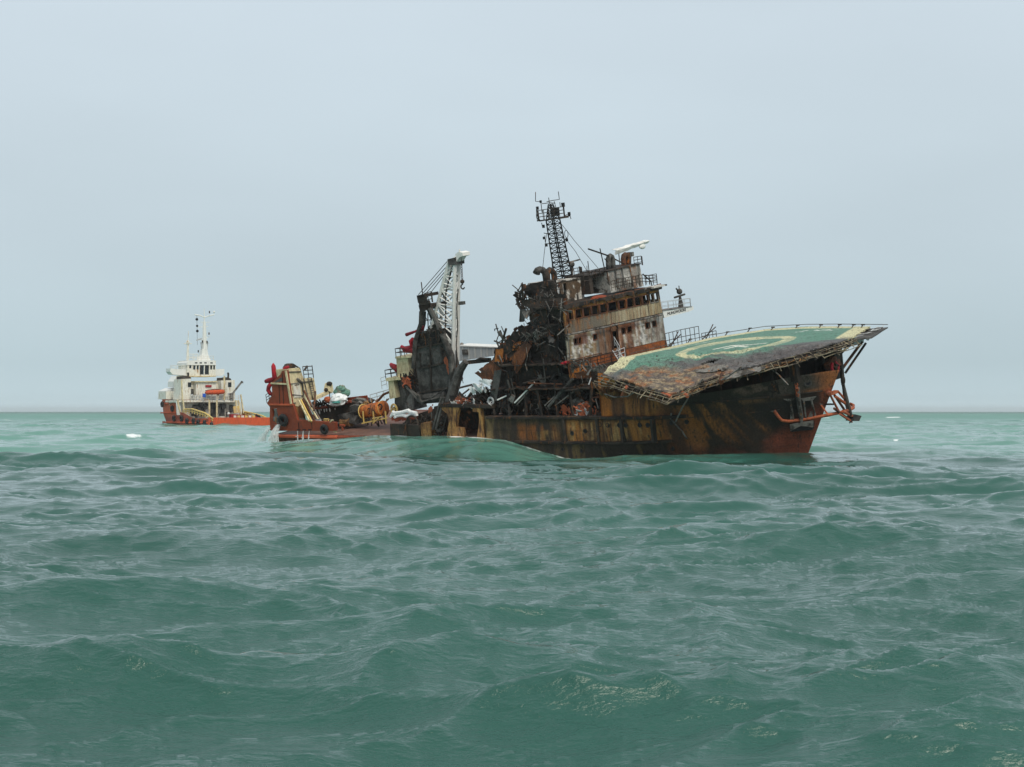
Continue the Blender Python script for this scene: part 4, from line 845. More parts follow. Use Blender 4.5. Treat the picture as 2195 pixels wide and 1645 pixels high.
# ================================================================== BURNT OUT MIDDLE
def Q_(l, Y): return [Vector(P(x, y, Y=Y)) for x, y in l]
def build_ruin(root):
    rd = random.Random(21)
    def pan(name, poly, Y, mat, ext, **k): e = MB(); e.prism([P(x, y, Y=Y) for x, y in poly], (0, ext, 0)); return e.build(name, mat, root)
    pan('funnel_casing', [(1127, 612), (1172, 601), (1177, 603), (1194, 700), (1210, 780), (1140, 780), (1118, 720), (1140, 690), (1146, 660), (1136, 650)], -4.6, 'soot', .7)
    pan('engine_casing', [(1062, 790), (1110, 742), (1205, 702), (1222, 778), (1288, 800), (1284, 886), (1070, 886), (1048, 850)], -4.2, 'soot', 8.5)
    for Z_, x0, x1, mt in ((4.55, -11.8, -.2, 'soot_brown'), (6.6, -10.5, -2.9, 'soot')):
        e = MB(); e.sheet([(x0, -6.9, Z_), (x1, -6.9, Z_), (x1, -3.8, Z_), (x0, -3.8, Z_)], 26, 6, .16, .8, .45, int(x1*10) % 50, .1); e.build('sagging_deck', mt, root)
    e = MB()
    for X in (-11.6, -9.9, -8.1, -6.3, -4.6, -2.9, -1.2): e.beam((X, -6.7, 2.1), (X+rd.uniform(-.5, .3), -6.6+rd.uniform(0, .4), 4.6+rd.uniform(-.4, .6)), .16, .2)
    e.build('side_frame', 'soot_brown', root)
    # leaning plates of the collapsed boat deck
    for i, (pl, Y, mat, amp, rg) in enumerate((
        ([(1068, 742), (1108, 700), (1118, 722), (1086, 778)], -5.6, 'rust', .3, .3), ([(1050, 790), (1062, 745), (1096, 760), (1080, 800)], -5.4, 'soot_brown', .3, .35),
        ([(1018, 800), (1052, 773), (1072, 790), (1066, 842), (1020, 828)][:4], -5.9, 'rust', .2, .1), ([(1062, 750), (1078, 748), (1078, 776), (1060, 776)], -6.3, 'bright_rust', .15, .2),
        ([(1102, 735), (1124, 730), (1118, 748), (1098, 752)], -6.2, 'bright_rust', .12, .2), ([(1116, 762), (1130, 760), (1118, 790), (1108, 788)], -6.2, 'rust', .12, .3),
        ([(1108, 702), (1150, 684), (1205, 700), (1124, 740)], -5.4, 'soot_brown', .35, .3), ([(1140, 640), (1172, 628), (1180, 690), (1142, 700)], -5.2, 'char_grey', .3, .3),
        ([(1119, 640), (1150, 640), (1140, 664), (1116, 656)], -5.6, 'soot', .25, .25), ([(1064, 748), (1112, 702), (1150, 714), (1100, 772)], -6.2, 'soot_brown', .3, .12), ([(1092, 770), (1126, 732), (1140, 742), (1108, 802)], -6.5, 'rust', .2, .15), ([(1112, 704), (1206, 690), (1216, 703), (1128, 742)], -6.0, 'soot_brown', .35, .12), ([(1138, 690), (1196, 640), (1214, 700), (1150, 714)], -5.6, 'char_grey', .4, .1), ([(1100, 752), (1216, 704), (1219, 800), (1106, 830)], -5.4, 'soot', .5, .08), ([(1150, 640), (1212, 628), (1218, 690), (1152, 700)], -5.9, 'soot', .4, .3), ([(1160, 700), (1216, 690), (1219, 770), (1170, 775)], -5.6, 'soot_brown', .5, .4), ([(1080, 800), (1150, 780), (1160, 850), (1090, 860)], -5.0, 'soot_brown', .6, .5), ([(1170, 800), (1240, 800), (1250, 860), (1180, 865)], -5.0, 'char_grey', .6, .5), ([(1120, 610), (1190, 600), (1200, 640), (1126, 650)], -5.0, 'soot_brown', .35, .2), ([(1118, 664), (1128, 662), (1124, 690), (1118, 690)], -5.6, 'char_grey', .1, .2),
        ([(1134, 664), (1138, 664), (1146, 690), (1136, 690)], -5.4, 'soot', .1, .1), ([(1232, 800), (1266, 792), (1270, 812), (1234, 812)], -6.4, 'rust', .1, .3),
        ([(1208, 640), (1214, 700), (1222, 702), (1214, 640)], -6.0, 'rust', .1, .1), ([(1060, 795), (1075, 793), (1064, 860), (1050, 858)], -6.5, 'char_grey', .06, .05),
        ([(1082, 800), (1104, 792), (1100, 830), (1080, 836)], -6.1, 'soot_brown', .2, .3), ([(1150, 790), (1200, 775), (1210, 800), (1156, 812)], -5.6, 'soot_brown', .25, .4),
        ([(1024, 818), (1036, 812), (1056, 815), (1050, 827)], -6.6, 'tarp_white', .2, .35), ([(1086, 858), (1098, 846), (1104, 850), (1098, 866)], -6.8, 'ash', .1, .2))):
        e = MB(); e.sheet([P(x, y, Y=Y) for x, y in pl], 12, 8, amp, .9, rg, 30+i, .05); e.build('buckled_plate', mat, root)
    def litter(name, poly, Y0, Y1, n, mat, L0=.5, L1=1.6, r0=.02, r1=.06, plates=.1, seed=0):
        r2 = random.Random(seed); e = MB(); xs_ = [p[0] for p in poly]; ys_ = [p[1] for p in poly]; k = 0
        while k < n:
            x, y = r2.uniform(min(xs_), max(xs_)), r2.uniform(min(ys_), max(ys_))
            if not inside(poly, np.array([x]), np.array([y]))[0]: continue
            k += 1; Y = r2.uniform(Y0, Y1); c = Vector(P(x, y, Y=Y)); d = Vector((r2.uniform(-1, 1), r2.uniform(-.5, .5), r2.uniform(-.9, .9))).normalized()*r2.uniform(L0, L1)*.5
            if r2.random() < plates:
                o_ = d.cross(Vector((r2.random(), 1, r2.random()))).normalized()*r2.uniform(.15, .5); e.sheet([c-d-o_, c+d-o_, c+d+o_, c-d+o_], 4, 3, .12, 2, .2, k, .03)
            elif r2.random() < .4: m_ = c+Vector((r2.uniform(-.3, .3), r2.uniform(-.2, .2), r2.uniform(-.3, .3))); e.path([c-d, c.lerp(m_, .8), c+d], r2.uniform(r0, r1), 5)
            else: e.tube(c-d, c+d, r2.uniform(r0, r1), n=5)
        o_ = e.build(name, mat, root); o_['kind'] = 'stuff'; return o_
    lit = [([(1062, 780), (1110, 725), (1200, 690), (1212, 702), (1120, 752), (1075, 800)], -6.4, -5.2), ([(1045, 862), (1130, 840), (1280, 850), (1280, 892), (1045, 886)], -6.6, -5.0), ([(1100, 600), (1130, 640), (1200, 600), (1212, 700), (1120, 720)], -6.2, -4.7), ([(1066, 800), (1200, 740), (1220, 790), (1282, 815), (1280, 860), (1070, 870)], -6.0, -4.6)]
    for i, (pl, a, b) in enumerate(lit):
        n = (56, 84, 22, 40)[i]
        litter('twisted_debris', pl, a, b, n, 'soot_brown', seed=i+1); litter('twisted_debris', pl, a, b, n//2, 'ash', .4, 1.3, .02, .05, .12, seed=i+11); litter('twisted_debris', pl, a-.15, b, n//3, 'rust', .3, .9, .03, .07, .15, seed=i+21)
    litter('twisted_debris', [(1140, 640), (1140, 615), (1200, 606), (1216, 780), (1150, 780)], -6.6, -4.8, 26, 'soot_brown', .4, 1.5, .03, .08, .08, seed=81)
    litter('twisted_debris', [(1135, 640), (1212, 612), (1216, 760), (1150, 760)], -7.0, -5.4, 22, 'char_grey', .3, 1.2, .02, .06, .08, seed=82)
    litter('twisted_debris', [(1150, 640), (1212, 630), (1216, 760), (1150, 760)], -7.1, -5.6, 14, 'ash', .4, 1.6, .02, .05, .1, seed=83)
    litter('twisted_debris', [(1062, 770), (1200, 720), (1280, 810), (1280, 880), (1070, 880)], -6.2, -4.5, 46, 'char_grey', .3, 1.3, .02, .07, .08, seed=84)
    litter('twisted_debris', [(1070, 790), (1200, 750), (1270, 830), (1275, 880), (1075, 880)], -6.8, -5.0, 30, 'rust', .2, .8, .02, .05, .4, seed=85)
    litter('twisted_debris', [(1195, 880), (1275, 862), (1275, 893), (1195, 893)], -6.7, -6, 26, 'bow_orange', .3, .8, .03, .07, .4, seed=41)
    litter('twisted_debris', [(1232, 880), (1262, 878), (1262, 892), (1232, 892)], -6.8, -6.3, 14, 'pale_grey', .2, .6, .03, .06, .5, seed=42)
    litter('twisted_debris', [(1110, 715), (1185, 698), (1190, 704), (1120, 735)], -6.4, -6, 22, 'ash', .3, .8, .015, .035, .1, seed=43)
    litter('twisted_debris', [(1100, 630), (1126, 618), (1130, 650), (1112, 652)], -6, -5, 22, 'soot_brown', .4, 1.0, .03, .06, .12, seed=44)
    litter('twisted_debris', [(1060, 706), (1088, 706), (1088, 742), (1066, 742)], -5.8, -5.2, 12, 'char_grey', .5, 1.2, .04, .09, .05, seed=45)
    litter('twisted_debris', [(1270, 826), (1320, 822), (1318, 850), (1290, 850)], -7.5, -7.15, 26, 'brass_ochre', .2, .8, .02, .05, .5, seed=46)
    litter('twisted_debris', [(1200, 770), (1225, 768), (1300, 786), (1290, 800), (1205, 785)], -6.7, -6, 34, 'ash', .2, .9, .03, .06, .4, seed=47)
    for (a, b, r_, mat) in (((1103, 864), (1146, 820), .07, 'boom_white'), ((1108, 868), (1140, 832), .05, 'ash'), ((1168, 870), (1210, 830), .06, 'ash'), ((1190, 870), (1232, 838), .06, 'ash'), ((1176, 872), (1228, 812), .14, 'char_grey'), ((1066, 858), (1092, 846), .07, 'boom_white'), ((1132, 822), (1205, 824), .07, 'rust'), ((1240, 872), (1254, 862), .05, 'ash'), ((1262, 825), (1268, 808), .05, 'pale_grey'), ((1212, 838), (1268, 832), .12, 'soot_brown'), ((1088, 815), (1101, 860), .08, 'char_grey'), ((1095, 812), (1104, 850), .06, 'char_grey'),
                            ((1200, 690), (1204, 640), .05, 'ash'), ((1216, 705), (1222, 770), .05, 'ash'), ((1110, 625), (1120, 606), .05, 'soot'), ((1119, 608), (1121, 640), .09, 'soot'), ((1085, 705), (1076, 735), .1, 'soot'), ((1068, 711), (1082, 730), .13, 'char_grey'), ((1122, 822), (1180, 808), .08, 'soot_brown'), ((1164, 770), (1170, 830), .05, 'char_grey')):
        e = MB(); e.tube(P(*a, Y=-6.75), P(*b, Y=-6.35), r_, n=8); e.build('fallen_pipe', mat, root)
    e = MB(); e.path([P(x, y, Y=-5.6) for x, y in ((1088, 742), (1092, 725), (1100, 712), (1106, 708))], .035); e.build('fallen_pipe', 'soot', root)
    for q in ((1208, 780), (1215, 777)):
        e = MB(); e.ball(P(*q, Y=-6.6), .22, 9, 6, (1.5, 1, .5), .3, 2); e.build('melted_float', 'pipe_red', root)
    for i, (x, y, L_) in enumerate(((1150, 705, 40), (1172, 700, 60), (1196, 694, 34), (1128, 745, 50), (1106, 770, 42), (1222, 792, 30), (1246, 806, 34), (1185, 640, 46), (1160, 640, 38))):
        e = MB(); e.path([P(x, y, Y=-6.5), P(x+3, y+L_*.4, Y=-6.6), P(x-2, y+L_*.7, Y=-6.5), P(x+2, y+L_, Y=-6.55)], .03, 5); e.build('hanging_cable', 'ash' if i % 3 == 0 else 'soot_brown', root)
    e = MB(); e.path(Q_([(1108, 640), (1112, 655), (1118, 664), (1116, 690)], -5.4), .14, 7); e.path(Q_([(1136, 656), (1140, 668), (1146, 690)], -5.4), .12, 7); e.build('warped_frame', 'soot', root)
    # torn waist: ochre pillars, beam and the hole
    for pl in ([(943, 869), (985, 871), (979, 893), (977, 916), (991, 918), (996, 942), (957, 942), (961, 906), (959, 888), (948, 879)], [(1012, 871), (1031, 876), (1038, 942), (1022, 940), (1027, 905), (1026, 884), (1013, 883)]):
        e = MB(); e.prism([P(x, y, Y=-7.0) for x, y in pl], (0, .35, 0)); e.build('torn_pillar', 'brass_ochre', root)
    e = MB(); e.prism([P(x, y, Y=-7.05) for x, y in ((940, 866), (1052, 869), (1054, 876), (940, 873))], (0, 6, 0)); e.build('boat_deck', 'soot_brown', root)
    pan('engine_room_wall', [(930, 872), (1040, 872), (1040, 945), (930, 945)], -3.2, 'soot', 2)
    litter('twisted_debris', [(986, 880), (1024, 880), (1024, 930), (990, 930)], -6.4, -4, 24, 'rust', .3, 1., .02, .05, .3, seed=51)
    litter('twisted_debris', [(969, 852), (1045, 840), (1051, 870), (969, 870)], -6.6, -4.5, 46, 'soot_brown', .3, 1., .03, .07, .3, seed=52)
    litter('twisted_debris', [(975, 854), (1006, 850), (1008, 866), (980, 866)], -6.8, -6, 20, 'bow_orange', .2, .7, .03, .07, .5, seed=53)
    litter('twisted_debris', [(970, 862), (1052, 862), (1052, 870), (970, 870)], -6.9, -6, 34, 'boom_white', .15, .5, .02, .05, .5, seed=54)
    litter('twisted_debris', [(1008, 826), (1045, 822), (1048, 838), (1010, 838)], -6.7, -6.2, 22, 'tarp_white', .2, .7, .03, .05, .5, seed=55)
    litter('twisted_debris', [(1012, 836), (1046, 834), (1046, 860), (1020, 862)], -6.3, -5.6, 30, 'soot', .4, 1., .06, .12, .5, seed=56)
    e = MB(); e.torus(P(1052, 860, Y=-6.6), (0, 1, 0), .3, .09, 12, 6); e.build('hose_coil', 'pale_grey', root)
    for a, b, r_ in (((984, 832), (1012, 825), .1), ((986, 850), (1014, 828), .08), ((1000, 856), (1020, 828), .1)):
        e = MB(); e.tube(P(*a, Y=-6), P(*b, Y=-5.6), r_); e.build('fallen_pipe', 'soot', root)
    # gutted winch deck aft of the waist
    e = MB(); e.prism([P(x, y, Y=-7.0) for x, y in ((836, 909), (868, 910), (869, 934), (837, 934))], (0, .25, 0)); e.build('bulwark_box', 'soot_brown', root)
    e = MB(); e.prism([P(x, y, Y=-6.8) for x, y in ((902, 908), (922, 906), (923, 940), (903, 940))], (0, 1.2, 0)); e.build('burnt_tank', 'brass_ochre', root)
    e = MB(); e.torus(P(884, 908, Y=-6.7), (0, 1, 0), .7, .09, 16, 6, 0, math.pi); e.bb(*(lambda q: (q[0]-.8, q[0]+.8, -6.7, -6.2, .35, q[2]))(P(884, 912, Y=-6.7))); e.build('winch_cover', 'soot', root)
    litter('twisted_debris', [(868, 905), (955, 880), (955, 938), (868, 938)], -6.7, -5.2, 70, 'soot_brown', .4, 1.5, .03, .08, .3, seed=61)
    litter('twisted_debris', [(868, 905), (955, 885), (955, 938), (868, 938)], -6.9, -5.5, 24, 'ash', .3, 1.2, .02, .05, .1, seed=62)
    pan('winch_house', [(872, 895), (950, 870), (958, 870), (958, 936), (872, 936)], -4.6, 'soot', 3.0)
    for dx in (0, 6): 
        e = MB(); e.beam(P(946+dx, 852, Y=-6.8), P(928+dx, 921, Y=-7.0), .16, .18); e.build('leaning_girder', 'char_grey', root)
    e = MB(); e.beam(P(960, 884, Y=-6.9), P(949, 922, Y=-7.1), .12, .14); e.build('leaning_girder', 'soot_brown', root)
    e = MB(); e.sheet([P(918, 876, Y=-6.6), P(928, 866, Y=-6.6), P(926, 882, Y=-6.6), P(919, 886, Y=-6.6)], 5, 4, .08, 1, .2, 3); e.build('buckled_plate', 'bow_orange', root)
    return litter
# ================================================================== CRANE AND AFT TOWERS
def Q(l, **k): return [Vector(P(x, y, **k)) for x, y in l]
def build_crane(root, litter):
    Y = -4.2
    # slewing house: dark grey plated box
    face = Q([(897, 712), (944, 706), (952, 737), (973, 817), (960, 836), (900, 841), (886, 753)], Y=Y)
    e = MB(); e.prism(face, (0, 1.3, 0)); ch = e.build('crane_house', 'char_grey', root)
    e = MB()
    for a, b in (((888, 748), (953, 735)), ((921, 712), (924, 836)), ((898, 790), (946, 780)), ((900, 757), (903, 790)), ((946, 745), (952, 778)), ((900, 842), (962, 832))): e.beam(Vector(P(*a, Y=Y-.06)), Vector(P(*b, Y=Y-.06)), .14, .16)
    e.build('house_stiffener', 'soot', ch)
    for q in ([(902, 757), (920, 754), (921, 782), (904, 784)], [(926, 752), (944, 748), (949, 778), (928, 782)]):
        e = MB(); e.sheet(Q(q, Y=Y-.1), 8, 8, .1, 2, .1, 3, .04); e.build('access_panel', 'char_grey', ch)
    e = MB(); e.sheet(Q([(900, 716), (940, 708), (950, 735), (892, 747)], Y=Y-.05), 10, 6, .14, 1.4, .2, 6, .04); e.build('torn_cladding', 'soot_brown', ch)
    e = MB(); e.tube(P(900, 853, Y=Y+.4), P(960, 848, Y=Y+.4), .6, n=16); e.build('winch_drum', 'char_grey', ch)
    e = MB(); e.sheet(Q([(951, 770), (958, 762), (969, 800), (962, 803)], Y=Y-.25), 4, 6, .05, 1, .1, 6, .12); e.build('ram_cover', 'bow_orange', ch)
    # gantry
    e = MB()
    e.path(Q([(903, 668), (902, 694), (890, 731), (886, 790)], Y=Y-.3), .2, 8); e.path(Q([(910, 668), (909, 694), (900, 726)], Y=Y+1.6), .16, 8)
    e.path(Q([(922, 661), (936, 691), (954, 731), (967, 762), (970, 801), (968, 862)], Y=Y-.3), [.22, .24, .28, .32, .32, .36], 8); e.path(Q([(918, 661), (930, 690), (950, 735)], Y=Y+1.6), .2, 8)
    ga = e.build('crane_gantry', 'char_grey', root)
    e = MB()
    for pl in ([(893, 634), (911, 630), (914, 648), (896, 650)], [(897, 648), (918, 644), (925, 660), (901, 671)]): e.prism(Q(pl, Y=Y-.4), (0, .18, 0)); e.prism(Q(pl, Y=Y+1.2), (0, .18, 0))
    e.prism(Q([(897, 655), (923, 652), (922, 660), (900, 668)], Y=Y-.4), (0, 2, 0)); e.prism(Q([(893, 634), (911, 630), (912, 637), (894, 640)], Y=Y-.4), (0, 1.8, 0)); e.build('gantry_head', 'soot', ga)
    e = MB(); e.rail(Q([(912, 652), (926, 648)], Y=Y-.6)+Q([(928, 648)], Y=Y+1), .95, .04, .5, 3); e.tube(P(906, 632, Y=Y), P(903, 605, Y=Y), .05); e.build('gantry_railing', 'soot', ga)
    e = MB(); e.rail(Q([(905, 712), (944, 706), (958, 696)], Y=Y+1.2), 1.0, .04, 1., 1); e.tube(P(917, 672, Y=Y), P(918, 712, Y=Y), .05); e.path(Q([(908, 672), (913, 682), (918, 690)], Y=Y), .04); e.build('house_railing', 'soot', ch)
    for a, b in (((961, 558), (897, 632)), ((962, 566), (904, 632)), ((961, 574), (910, 633)), ((960, 580), (914, 640))):
        e = MB(); e.tube(P(*a, Y=Y+.9), P(*b, Y=Y+.4), .035, n=5); e.build('luffing_cable', 'soot', ga)
    # boom
    Yb = -3.6
    A = [Vector(P(915, 740, Y=Yb)), Vector(P(927, 790, Y=Yb+1.3)), Vector(P(979, 778, Y=Yb+1.3)), Vector(P(971, 800, Y=Yb))]
    B = [Vector(P(962, 562, Y=Yb)), Vector(P(966, 562, Y=Yb+.9)), Vector(P(983, 545, Y=Yb+.9)), Vector(P(975, 552, Y=Yb))]
    e = MB(); e.lattice(A, B, 12, .17, .075); e.tube(A[2], B[2], .26, .2, 8); e.tube(A[3], B[3], .2, .16, 8); bo = e.build('crane_boom', 'boom_white', root)
    e = MB(); e.prism(Q([(959, 556), (976, 552), (977, 568), (961, 570)], Y=Yb-.2), (0, 1.2, 0)); e.build('boom_sheave', 'char_grey', bo)
    e = MB(); e.prism(Q([(976, 545), (983, 540), (991, 542), (992, 549), (984, 552), (978, 562)], Y=Yb-.1), (0, 1.0, 0)); e.tube(P(985, 543, Y=Yb), P(985, 535, Y=Yb), .08); e.build('boom_tip', 'boom_white', bo)
    rd = random.Random(4); e = MB()
    for k in range(5): 
        t = .55+.4*rd.random(); p = A[0].lerp(B[0], t).lerp(A[3].lerp(B[3], t), rd.random()); e.tube(p, p+Vector((rd.uniform(-.4, .4), .3, rd.uniform(-.7, .3))), .05, n=4)
    e.path([A[0].lerp(B[3], .95), A[0].lerp(B[3], .6)+Vector((.3, 0, 0)), A[0].lerp(A[3], .7)], .07); e.build('hoist_rope', 'soot', bo)
    e = MB(); pts = [Vector(P(x, y, Y=Yb)) for x, y in ((977, 800), (980, 770), (978, 740), (981, 700), (979, 660), (982, 620))]; e.path(pts, .05); e.build('power_cable', 'soot', bo)
    hk = MB()
    for k in range(9): 
        q = Vector(P(989+.25*k, 566+5*k, Y=Yb)); hk.torus(q, (1, .1, 0) if k % 2 else (0, 1, 0), .1, .035, 8, 4)
    hk.ball(P(991, 604, Y=Yb), .2, 8, 6); hk.torus(P(991.8, 615, Y=Yb), (0, 1, 0), .2, .065, 14, 6, -math.pi*.9, math.pi*.55); hk.tube(P(988.6, 552, Y=Yb), P(989, 568, Y=Yb), .03)
    tag(hk.build('crane_hook', 'soot', None, frame=WF, base=P(989, 566, Y=Yb)), 'black crane hook on a short chain hanging from the tip of the white lattice boom', 'hook')
    e = MB(); e.box(P(990, 650, Y=Yb), (.5, .4, .3)); e.tube(P(984, 650, Y=Yb), P(994, 648, Y=Yb), .05); e.build('floodlight', 'char_grey', bo)
    # slewing arm, braces
    e = MB(); e.path(Q([(999, 776), (985, 795), (972, 838), (966, 868)], Y=Y-.6), [.3, .42, .5, .6], 8); e.build('crane_knuckle', 'char_grey', root)
    e = MB(); e.beam(P(994, 778, Y=Y-.4), P(1052, 772, Y=Y+.4), .3, .34); e.path(Q([(1020, 774), (1030, 769), (1050, 770)], Y=Y), .12); e.build('crane_strut', 'soot_brown', root)
    e = MB(); e.path(Q([(992, 788), (990, 810), (993, 822)], Y=Y), .03); e.build('hanging_cable', 'soot', root)
    e = MB(); e.tube(P(966, 862, Y=Y+.5), P(962, 905, Y=Y+.5), 1.0, n=18); e.build('crane_pedestal', 'soot_brown', root)
    for a, b in (((904, 866), (958, 832)), ((905, 862), (952, 850)), ((862, 822), (896, 850)), ((896, 846), (905, 868)), ((872, 830), (900, 862))):
        e = MB(); e.tube(P(*a, Y=Y-.9), P(*b, Y=Y-.7), .13 if a[0] != 904 else .07); e.build('fallen_pipe', 'char_grey', root)
    litter('twisted_debris', [(858, 806), (890, 790), (896, 840), (866, 850)], -5, -4, 30, 'soot_brown', .4, 1.1, .03, .08, .4, seed=71)
    litter('twisted_debris', [(860, 815), (884, 812), (880, 835), (864, 832)], -5.3, -5, 14, 'bow_orange', .2, .6, .03, .06, .4, seed=72)
    litter('twisted_debris', [(890, 712), (945, 700), (975, 760), (985, 800), (960, 800)], -4.9, -4.5, 30, 'soot', .3, 1.1, .02, .06, .2, seed=73)
    # boom rest and far girder
    e = MB(); e.prism(Q([(983, 742), (1073, 746), (1060, 763), (983, 775)], Y=4.0), (0, 1.2, 0)); g = e.build('far_girder', 'pale_grey', root)
    e = MB(); e.prism(Q([(983, 740.5), (1073, 744.5), (1073, 746.5), (983, 743)], Y=3.9), (0, 1.4, 0))
    for i in range(6): e.beam(P(992+13*i, 743, Y=3.97), P(992+13*i, 772-2*i, Y=3.97), .05, .05)
    e.build('girder_flange', 'white_paint', g)
    e = MB(); e.ball(P(990, 739, Y=4.4), .2, 8, 5); e.box(P(997, 755, Y=3.9), (.7, .1, .5)); e.build('girder_fitting', 'ash', g)
    # pale aft tower with monitor platforms
    e = MB(); e.prism(Q([(849, 767), (874, 767), (878, 812), (853, 816)], Y=-3.6), (0, 2.2, 0)); tw = e.build('monitor_tower', 'cream', root); e2 = MB()
    e2.prism(Q([(847, 765), (880, 764), (880, 767.5), (847, 769)], Y=-3.8), (0, 2.6, 0)); e2.prism(Q([(826, 811), (856, 808), (858, 814), (828, 818)], Y=-3.9), (0, 2.4, 0)); e2.build('tower_platform', 'cream', tw)
    e2 = MB(); e2.prism(Q([(832, 817), (843, 815), (850, 853), (835, 856)], Y=-3.7), (0, 1.0, 0)); e2.build('tower_leg', 'cream', tw)
    e2 = MB(); e2.prism(Q([(846, 812), (870, 808), (885, 880), (846, 880)], Y=-3.2), (0, 2.0, 0)); e2.build('tower_base', 'char_grey', tw)
    e2 = MB(); e2.prism(Q([(868, 845), (884, 845), (885, 878), (870, 878)], Y=-3.5), (0, .2, 0)); e2.build('tower_door', 'ash', tw)
    for pl in (((849, 765), (868, 764)), ((827, 811), (852, 808))):
        a, b = [Vector(P(*q, Y=-3.9)) for q in pl]; c_ = a+Vector((0, 2.2, 0)); e2 = MB(); e2.rail([b, a, c_, b+Vector((0, 2.2, 0))], .75, .045, .7, 2); e2.build('tower_railing', 'soot', tw)
    e2 = MB(); e2.prism(Q([(874, 767), (888, 765), (888, 812), (878, 812)], Y=-3.0), (0, 1.2, 0)); e2.build('burnt_cladding', 'soot', tw)
    def monitor(pts, r_, par, Yv=-3.4): e3 = MB(); e3.path(Q(pts, Y=Yv), r_, 8); e3.build('fire_monitor', 'pipe_red', par, smooth=True)
    monitor([(837, 781), (846, 787), (851, 793), (852, 798)], [.16, .3, .26, .2], tw); monitor([(838, 786), (850, 786)], [.14, .2], tw)
    monitor([(860, 743), (868, 749), (878, 748), (884, 742), (881, 732), (886, 727)], [.16, .26, .28, .26, .24, .2], tw); monitor([(866, 752), (884, 751), (888, 758)], [.2, .3, .2], tw); monitor([(871, 718), (890, 711), (905, 704), (908, 700)], [.17, .11, .14, .14], tw); e3 = MB()
    e3.torus(P(904, 706, Y=-3.4), (0, 1, 0), .25, .05, 12, 5); e3.build('hand_wheel', 'pipe_red', tw)
    e2 = MB(); e2.rail([P(819, 835, Y=-2), P(830, 831, Y=-2)], 1.1, .035, .5, 3); e2.rail([P(795, 862, Y=-1.5), P(838, 850, Y=-1.5)], .7, .045, 1, 2); e2.build('deck_railing', 'pale_grey', root)
    e2 = MB(); e2.path(Q([(808, 862), (822, 846), (846, 836)], Y=-3), .12, 6); e2.build('bent_pipe', 'rust', root)
def build_stern(root):
    Y = -7.03
    red = [(604, 795.7), (613.6, 794), (624.5, 867), (628, 869), (637, 901), (719, 906), (719, 924), (597, 924), (597, 895), (593, 876), (582, 877), (578.5, 873), (572, 865), (583.5, 846.6), (582, 820), (602, 802)]
    e = MB(); p3 = Q(red, Y=Y); 
    # panel built of two convex-ish pieces round the hawse opening
    e.prism(p3, (0, .3, 0)); rb = e.build('stern_bulwark', 'oxide_red', root)
    for i in range(2): pass
    e = MB(); e.prism(Q([(578.5, 873), (583, 877), (584, 900), (580, 922), (579, 923), (578, 898)], Y=Y+.02), (0, .26, 0)); e.prism(Q([(579, 900), (584, 903), (594, 911), (598, 924), (579, 923)], Y=Y+.03), (0, .24, 0)); e.build('corner_post', 'oxide_red', rb)
    e = MB(); e.prism(Q([(583, 877), (597, 877), (597, 905), (594, 911), (583, 903)], Y=Y+2.0), (0, .2, 0)); e.prism(Q([(583, 893), (598, 897), (597, 912), (584, 904)], Y=Y+.12), (0, .1, 0)); e.build('hawse_recess', 'ash', rb)
    for pl in ([(581, 822), (614, 823.5)], [(577, 867.5), (628, 868)]):
        e = MB(); e.beam(P(*pl[0], Y=Y-.06), P(*pl[1], Y=Y-.06), .14, .14); e.build('weld_band', 'cream' if pl[0][1] < 830 else 'orange_line', rb)
    e = MB(); e.beam(P(612.6, 795, Y=Y-.08), P(624, 866, Y=Y-.08), .12, .2); e.build('corner_band', 'cream', rb)
    e = MB(); e.prism(Q([(585, 822), (604, 818), (606, 811), (601, 810)], Y=Y-.02), (0, .05, 0)); e.build('cable_port', 'char_grey', rb)
    for i, x in enumerate((640, 652, 664, 690, 700)):
        e = MB(); e.box(P(x, 921.5, Y=Y-.03), (.45, .06, .08)); e.build('freeing_port', 'black_paint', rb)
    for (x0, y0, x1, y1) in ((605, 800, 608, 866), (598, 826, 600, 866), (640, 906, 641, 920), (668, 907, 669, 920), (694, 908, 695, 920)):
        e = MB(); e.beam(P(x0, y0, Y=Y-.02), P(x1, y1, Y=Y-.02), .05, .05); e.build('plate_seam', 'soot_brown', rb)
    e = MB(); e.rail([P(x, 906+.02*(x-640), Y=Y+.3) for x in (642, 664, 690, 716)], .35, .03, .9, 1); e.build('bulwark_rail', 'ash', rb)
    Xc = P(614, 830, Y=Y)[0]
    cp = [(614.7, 792), (641, 788.6), (645.3, 796), (650.8, 811), (673, 810.5), (679, 847), (679, 858), (652, 858.6), (640, 872), (628, 869)]
    e = MB(); e.prism(Q(cp, X=Xc), (-1.6, 0, 0)); ct = e.build('stern_tower', 'cream', root)
    e = MB(); e.prism(Q([(628, 869.5), (650, 866), (652, 880), (656, 902), (640, 903), (632, 893)], X=Xc-.05), (-.2, 0, 0)); e.build('tower_skirt', 'brass_ochre', ct)
    for nm, pl, mt in (('tower_door', [(627, 824), (643, 823), (646, 852), (631, 853)], 'tug_white'), ('vent_louvre', [(631, 825), (642, 823.5), (642.5, 826), (632, 828)], 'ash'), ('vent_louvre', [(655, 830), (664, 829), (666, 842), (657, 843)], 'cream')):
        e = MB(); e.prism(Q(pl, X=Xc+.06), (-.1, 0, 0)); e.build(nm, mt, ct)
    e = MB()
    for a, b in (((615, 798), (645, 797)), ((618, 824), (672, 817)), ((624, 846), (650, 849)), ((651, 812), (660, 852)), ((622, 866), (634, 864))): e.beam(P(*a, X=Xc+.05), P(*b, X=Xc+.05), .08, .1)
    e.tube(P(637, 812, X=Xc+.1), P(648, 822, X=Xc+.1), .12); e.path(Q([(648, 818), (650, 840), (652, 858)], X=Xc+.1), .08); e.build('tower_stiffener', 'ash', ct)
    e = MB(); 
